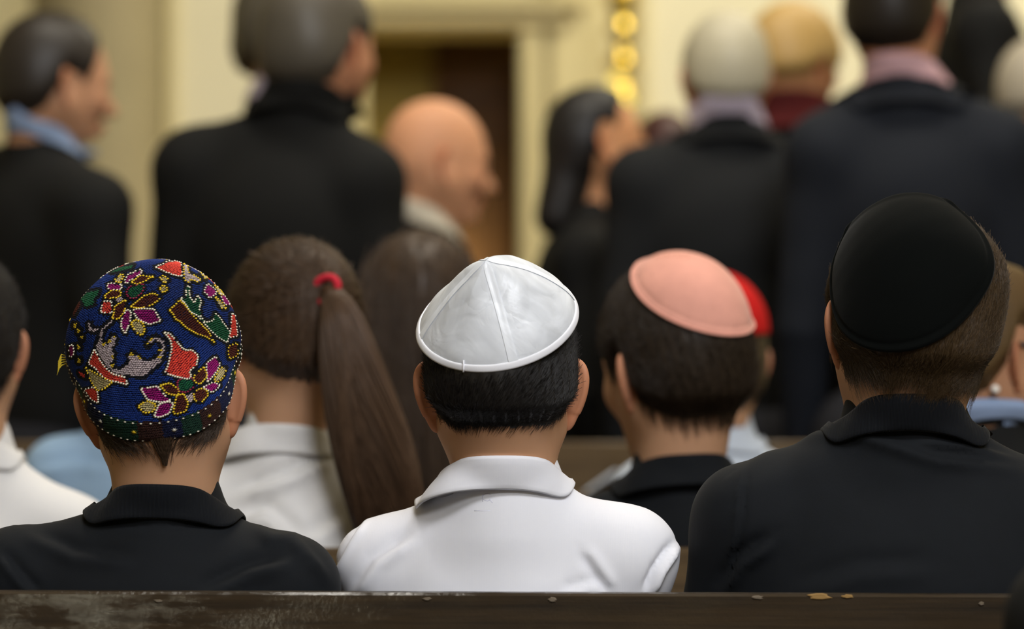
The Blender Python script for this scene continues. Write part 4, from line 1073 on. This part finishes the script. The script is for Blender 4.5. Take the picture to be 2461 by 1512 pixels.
pg('flower_centre', 'green', 'crim', (440,265),(460,230),(520,210),(542,225),(530,260),(490,295),(455,290)); pg('leaf', 'brown', 'yel', (308,287),(350,250),(402,257),(395,286),(320,297))
pg('square', 'lilac', None, (370,295),(405,278),(418,300),(385,320)); pg('bud', 'coral', 'white', (285,378),(300,320),(345,318),(347,385))
pg('leaf', 'brown', 'yel', (362,405),(372,345),(432,308),(425,370),(390,420),(352,416)); pg('leaf', 'brown', 'yel', (465,347),(540,290),(600,268),(640,295),(600,330),(520,357))
pg('petal', 'mag', 'white', (478,372),(510,362),(600,364),(642,432),(575,452),(508,420)); pg('petal', 'mag', 'white', (412,430),(440,368),(464,380),(455,440),(432,508),(408,470))
pg('bud', 'tan', 'yel', (468,450),(490,430),(532,445),(546,490),(530,518),(498,500)); pg('star', 'tan', 'yel', (640,172),(665,165),(690,185),(668,202)); pg('star', 'tan', 'yel', (640,240),(662,222),(684,240),(664,262))
pg('leaf', 'green', 'white', (800,230),(820,230),(822,290),(850,330),(868,285),(892,320),(880,360),(890,410),(915,440),(958,430),(975,385),(1002,420),(1040,470),(1062,500),(1045,562),(990,530),(930,470),(870,400),(830,380),(795,330),(768,300),(800,290))
pg('leaf', 'brown', 'yel', (760,312),(790,340),(825,388),(872,440),(925,490),(968,565),(930,532),(860,507),(800,470),(770,440),(735,420),(730,400),(700,370),(735,340))
pg('petal', 'mag', 'white', (928,215),(965,240),(978,268),(942,292),(910,255)); pg('petal', 'mag', 'white', (1005,268),(1040,293),(1064,332),(1030,332)); pg('bud', 'tan', 'yel', (970,218),(1000,238),(1034,270),(1003,274)); pg('bud', 'tan', 'yel', (976,290),(1010,318),(1040,360),(1008,348))
pg('crest', 'coral', 'white', (1072,390),(1092,400),(1108,522),(1058,532),(1073,470))
pg('bud', 'tan', 'yel', (885,142),(905,135),(930,165),(915,178)); pg('leaf', 'green', None, (345,140),(400,110),(480,95),(470,112),(400,130))
pg('scroll', 'lilac', None, (345,428),(358,434),(300,486),(285,540),(300,570),(322,580),(335,550),(350,518),(378,540),(370,570),(348,600),(362,630),(357,680),(332,690),(352,718),(400,730),(430,710),(460,680),(448,650),(470,622),(492,640),(520,660),(560,680),(600,670),(638,640),(652,600),(645,570),(620,547),(588,562),(566,586),(554,575),(580,540),(620,528),(662,556),(670,610),(652,672),(600,722),(540,772),(470,762),(400,757),(350,742),(308,690),(276,640),(255,585),(272,540),(288,480))
pg('tendril', 'lilac', None, (205,448),(218,446),(216,470),(235,480),(268,478),(268,492),(235,502),(210,490))
for x, y in ((362,528),(335,556),(468,632),(512,652),(572,568),(585,545),(640,610),(636,650),(300,575),(352,650),(350,705)): pg('tip', 'yel', None, (x-9,y-8),(x+9,y-8),(x+9,y+8),(x-9,y+8))
pg('crest', 'coral', 'white', (213,692),(247,608),(272,660),(312,720),(350,752),(430,775),(442,817),(380,800),(330,790),(290,760),(255,720),(225,702)); pg('bud', 'tan', 'yel', (193,715),(240,745),(300,780),(352,802),(300,842),(263,852),(233,802))
pg('crest', 'coral', 'white', (188,850),(240,837),(264,870),(266,927),(228,905)); pg('bud', 'coral', None, (150,738),(185,758),(192,778),(160,762))
pg('crest', 'coral', 'white', (666,505),(700,513),(742,560),(777,605),(800,615),(830,610),(867,645),(857,702),(832,720),(815,735),(828,762),(810,782),(740,767),(672,746),(693,700),(705,650),(715,600),(705,550))
pg('flower_centre', 'green', 'crim', (748,800),(785,780),(836,783),(844,830),(800,862),(755,857)); pg('leaf', 'brown', 'yel', (848,770),(905,713),(922,770),(882,812),(853,800)); pg('petal', 'mag', 'white', (925,690),(976,652),(1000,700),(962,762),(928,802))
pg('bud', 'tan', 'yel', (968,792),(1003,720),(1037,718),(1022,772),(985,802)); pg('petal', 'mag', 'white', (903,835),(960,808),(1002,823),(955,862)); pg('leaf', 'brown', 'yel', (848,870),(880,845),(917,850),(927,880),(890,922),(853,912))
pg('square', 'lilac', None, (798,890),(830,873),(848,910),(815,928)); pg('leaf', 'brown', 'yel', (643,825),(700,813),(752,850),(746,882),(688,870)); pg('leaf', 'brown', 'yel', (723,987),(743,888),(782,878),(807,930),(792,977),(740,993))
pg('petal', 'mag', 'white', (528,845),(625,833),(662,880),(702,915),(640,922),(568,907)); pg('petal', 'mag', 'white', (608,1007),(638,940),(690,923),(718,935),(692,990),(640,1012)); pg('bud', 'tan', 'yel', (513,950),(560,918),(612,940),(600,977),(548,987))
pg('leaf', 'green', None, (165,300),(200,262),(270,245),(265,275),(235,300),(240,335),(190,345)); pg('leaf', 'brown', None, (108,352),(150,308),(162,332),(122,402)); pg('leaf', 'brown', 'yel', (1055,590),(1105,570),(1105,640),(1060,660)); pg('petal', 'mag', 'white', (93,590),(115,580),(120,640),(100,650))
for x, y in ((128,460),(150,495),(168,533),(150,590),(152,672)): pg('star', 'yel', None, (x-9,y-12),(x+9,y-12),(x+9,y+12),(x-9,y+12))
def inside(px, py, poly):
    c = np.zeros(len(px), bool); j = len(poly)-1
    for i in range(len(poly)):
        xi, yi = poly[i]; xj, yj = poly[j]
        hit = ((yi > py) != (yj > py)) & (px < (xj-xi)*(py-yi)/(yj-yi+1e-12)+xi); c ^= hit; j = i
    return c
def pdist(px, py, poly):
    b = np.full(len(px), 1e9)
    for i in range(len(poly)):
        a, e_ = poly[i], poly[(i+1) % len(poly)]; ba = e_-a
        t = np.clip(((px-a[0])*ba[0]+(py-a[1])*ba[1])/(ba@ba+1e-9), 0, 1); b = np.minimum(b, np.hypot(px-a[0]-t*ba[0], py-a[1]-t*ba[1]))
    return b
R0 = .107; du, dv = .0027, .00185
um, vm = np.meshgrid(np.arange(-TH*R0, TH*R0, du), np.arange(-TH*R0, TH*R0, dv), indexing='ij')
um = um+(np.arange(um.shape[1]) % 2)[None]*du*.5; rs = np.random.RandomState(5)
um = um+rs.uniform(-.0003, .0003, um.shape); vm = vm+rs.uniform(-.0002, .0002, vm.shape)
uu, vv = um.ravel(), vm.ravel(); thS = np.hypot(uu, vv)/R0; ok = thS < TH*.993; uu, vv, thS = uu[ok], vv[ok], thS[ok]; phS = np.arctan2(vv, uu)
Ps, ds = capP(thS, phS)
def lookup(P, dd, th, ph):
    px, py = proj(P); vis = ((P-A(0, 0, HC))*dd).sum(1) < 0
    P2, d2 = capP(th[~vis], ph[~vis]+np.pi); x2, y2 = proj(P2); px = px.copy(); py = py.copy(); px[~vis] = x2; py[~vis] = y2
    return px, py
px, py = lookup(Ps, ds, thS, phS)
mid_ = -np.ones(len(px), int); cS = np.tile(cols['blue'], (len(px), 1)); near = np.full(len(px), 1e9)
for i, (nm, c, o_, poly) in enumerate(PG_):
    ins = inside(px, py, poly); mid_[ins] = i; cS[ins] = cols[c]
    if c != 'black' and nm not in ('tip',): near = np.minimum(near, pdist(px, py, poly))
dk = (mid_ < 0) & (near < 7.5); cS[dk] = cols['black']
band = (thS > TH*.855) & (mid_ < 0)
bsel = (np.floor((phS % (2*np.pi))/(2*np.pi)*26+.35*np.sin(phS*5))).astype(int) % 3
cS[band] = np.stack([cols['dgreen'], cols['dbrown'], cols['dnavy']])[bsel[band]]
cS *= (1+rs.normal(0, .10, len(cS)))[:, None]
cS *= (.9+.25*wob(Ps, 40, 9))[:, None]
def stitch_mesh(P, dd, ang, l, w_, h, c):
    """elongated octahedra lying on the cloth"""
    ex = nrm(uF-dd*(dd@uF)[:, None]); ey = np.cross(dd, ex)
    a = np.cos(ang)[:, None]*ex+np.sin(ang)[:, None]*ey; b = np.cross(dd, a)
    V = np.stack([P-a*l, P+b*w_, P+dd*h, P-b*w_, P-dd*h*.5, P+a*l], 1)
    base = np.array([[0, 1, 2], [0, 2, 3], [0, 3, 4], [0, 4, 1], [5, 2, 1], [5, 3, 2], [5, 4, 3], [5, 1, 4]])[:, ::-1]
    Q = (np.arange(len(P))*6)[:, None, None]+base[None]
    return V.reshape(-1, 3), Q.reshape(-1, 3), np.repeat(np.clip(c, 0, 1), 6, 0)
angS = np.radians(18)+rs.normal(0, .16, len(px))
tall = np.where(mid_ >= 0, .00075, .00045)
visS = ((Ps-A(0, 0, HC))*ds).sum(1) < 0
for i in range(-1, len(PG_)):
  for half in ((None,) if i < 0 else (True, False)):
    s_ = mid_ == i
    if half is not None: s_ = s_ & (visS == half)
    bP, bc, bd = [], [], []
    if i >= 0 and PG_[i][2]:
        poly = PG_[i][3]; oc = cols[PG_[i][2]]
        cen_ = poly.mean(0)
        for a in range(len(poly)):
            p0, p1 = poly[a], poly[(a+1) % len(poly)]; L_ = np.hypot(*(p1-p0)); q = max(1, int(round(L_/6.2)))
            for t in (np.arange(q)+.5)/q:
                if rs.rand() < .08: continue
                pp = p0+(p1-p0)*t; pp = pp+(pp-cen_)/max(8, np.hypot(*(pp-cen_)))*1.5
                dpx = np.hypot(px-pp[0], py-pp[1]); vis = visS
                for side in (half,):
                    dq = np.where(vis == side, dpx, 1e9); j = dq.argmin()
                    if dq[j] > 6: continue
                    off = np.zeros(3)
                    if side:
                        off = A((pp[0]-px[j])*4/F, 0, -(pp[1]-py[j])*4/F); off -= ds[j]*(off@ds[j])
                    bP.append(Ps[j]+off); bd.append(ds[j]); bc.append(oc*rs.uniform(.85, 1.05))
    if not s_.any() and not bP: continue
    V, Q, C_ = stitch_mesh(Ps[s_], ds[s_], angS[s_], .0021, .00105, 1, cS[s_]) if False else stitch_mesh(Ps[s_], ds[s_], angS[s_], .0021, .00105, .0006 if i < 0 else .0009, cS[s_])
    if bP:
        bP, bd, bc = np.array(bP), np.array(bd), np.array(bc)
        V2, Q2, C2 = stitch_mesh(bP+bd*.0005, bd, rs.uniform(.1, .9, len(bP)), .0019, .0014, .0013, bc)
        V, Q, C_ = np.vstack([V, V2]), np.vstack([Q, Q2+len(V)]), np.vstack([C_, C2])
    o = mesh_np('ground_stitches' if i < 0 else PG_[i][0], V, Q, M['thread'], PA.cap, col=C_)
    if i < 0: o['kind'] = 'stuff'
# dotted white running stitches along the border, small border stars
def dots(tfrac, npt, c, nm, l=.0019):
    ph = np.linspace(0, 2*np.pi, npt, endpoint=False)+rs.uniform(-.008, .008, npt); th = np.full(npt, TH*tfrac)
    P, dd = capP(th, ph); tg = nrm(capP(th, ph+.02)[0]-P); ex = nrm(uF-dd*(dd@uF)[:, None]); ey = np.cross(dd, ex)
    an = np.arctan2((tg*ey).sum(1), (tg*ex).sum(1))
    V, Q, C_ = stitch_mesh(P+dd*.0005, dd, an, l, .0011, .0011, np.tile(cols[c], (npt, 1))*rs.uniform(.7, 1, (npt, 1)))
    o = mesh_np(nm, V, Q, M['thread'], PA.cap, col=C_); o['kind'] = 'stuff'
dots(.985, 92, 'white', 'running_stitch'); dots(.865, 84, 'white', 'running_stitch')
for j in range(18):
    ph0 = j/18*2*np.pi+.1; V_ = []; cc = cols['yel' if j % 2 else 'white']
    for k_ in range(4):
        P, dd = capP(np.array([TH*.925]), np.array([ph0])); V, Q, C_ = stitch_mesh(P+dd*.0006, dd, np.array([k_*math.pi/4+.3]), .0038, .0006, .0008, cc[None]*.8); V_.append((V, Q, C_))
    n_ = 0; Vs, Qs, Cs = [], [], []
    for V, Q, C_ in V_: Vs.append(V); Qs.append(Q+n_); Cs.append(C_); n_ += len(V)
    mesh_np('border_star', np.vstack(Vs), np.vstack(Qs), M['thread'], PA.cap, col=np.vstack(Cs))
kk = MB()
for j in range(5):
    b0 = capP(np.array([1.45]), np.array([math.pi*.98+.03*j]))[0][0]; addtube(kk, [b0, b0+A(-.006, -.002, .002-.001*j), b0+A(-.009, -.004, -.006), b0+A(-.007-.001*j, -.004, -.013)], [.0008, .0009, .0008, .0004], 5)
ob = kk.build('loose_thread', mat('yellow_thread', lin(226, 200, 60), .7, .2), PA.cap, True)
# the point of hair at the nape of the embroidered-cap boy
q0 = np.random.RandomState(9); nS = 260; ptsS = np.zeros((nS, 7, 3)); x0_ = q0.normal(0, 1, nS)
for i in range(7):
    t_ = i/6; cpx = 389+x0_*(11*(1-t_)**1.2+2.0)+5*t_; cpy = 1044+t_*74*q0.uniform(.93, 1.05, nS)
    P = np.stack([W(a, b, 3.90) for a, b in zip(cpx, cpy)])
    for _ in range(6):
        dsk, g = grad(PA.skin, P); P[:, 1] -= np.clip((dsk-.0025-.002*q0.rand(nS))/np.where(np.abs(g[:, 1]) < .2, -.2, g[:, 1]), -.02, .02)
    ptsS[:, i] = P
strands('hair_tail', ptsS, np.linspace(1, .35, 7)*.0004, hairmat((58, 44, 32), strand=True), PA.hair)

# faint marks: lining stamp showing through the pink kippah, neck label showing through the white shirt
def mark_on(obj, strokes, rad, m, name, parent):
    me = obj.data; r = obj
    while r.parent: r = r.parent
    ro = np.array(r.location); n_ = len(me.vertices); co = np.empty(n_*3, np.float32); me.vertices.foreach_get('co', co)
    Pw = co.reshape(-1, 3).astype(float)+ro; vx, vy = proj(Pw); allp = np.array([p for st in strokes for p in st]); lo, hi = allp.min(0)-14, allp.max(0)+14
    inb = (vx > lo[0]) & (vx < hi[0]) & (vy > lo[1]) & (vy < hi[1])
    polys = [tuple(p.vertices) for p in me.polygons if inb[p.vertices[0]]]
    bv = BVHTree.FromPolygons(Pw.tolist(), polys)
    kk = MB(); o_ = Vector((0, 0, HC))
    for st in strokes:
        dense = [(a0+(a1-a0)*t, b0+(b1-b0)*t) for (a0, b0), (a1, b1) in zip(st[:-1], st[1:]) for t in (0, .5)]+[st[-1]]
        L_ = []
        for a, b in dense:
            d_ = Vector(W(a, b, 1.0))-o_; h_ = bv.ray_cast(o_, d_.normalized())
            if h_[0] is not None: L_.append(np.array(h_[0])+A(0, rad*.45, 0))
        if len(L_) > 1: addtube(kk, L_, rad, 6)
    return kk.build(name, m, parent, True)
st = []
for i in range(7):
    x = 1574+i*12.5; y = 622-3*math.sin(i/6*math.pi); h = 9
    st.append([(x, y), (x+3, y-h)] if i % 2 else [(x, y-h), (x+5, y-h*.5), (x, y)])
mark_on(PF.cap, st, .0009, mat('faded_stamp', lin(206, 142, 118), .9, .1), 'printed_stamp', PF.cap)
lm = mat('label_show_through', lin(212, 212, 226), .9, .1)
ring = [(1171+12*math.cos(a)*.9, 1195+9*math.sin(a)) for a in np.linspace(.6, 5.6, 12)]
mark_on(PB.shirt, [ring, [(1176, 1200), (1184, 1209)], [(1160, 1188), (1160, 1206)], [(1140, 1228), (1178, 1228)]], .0005, lm, 'neck_label', PB.shirt)
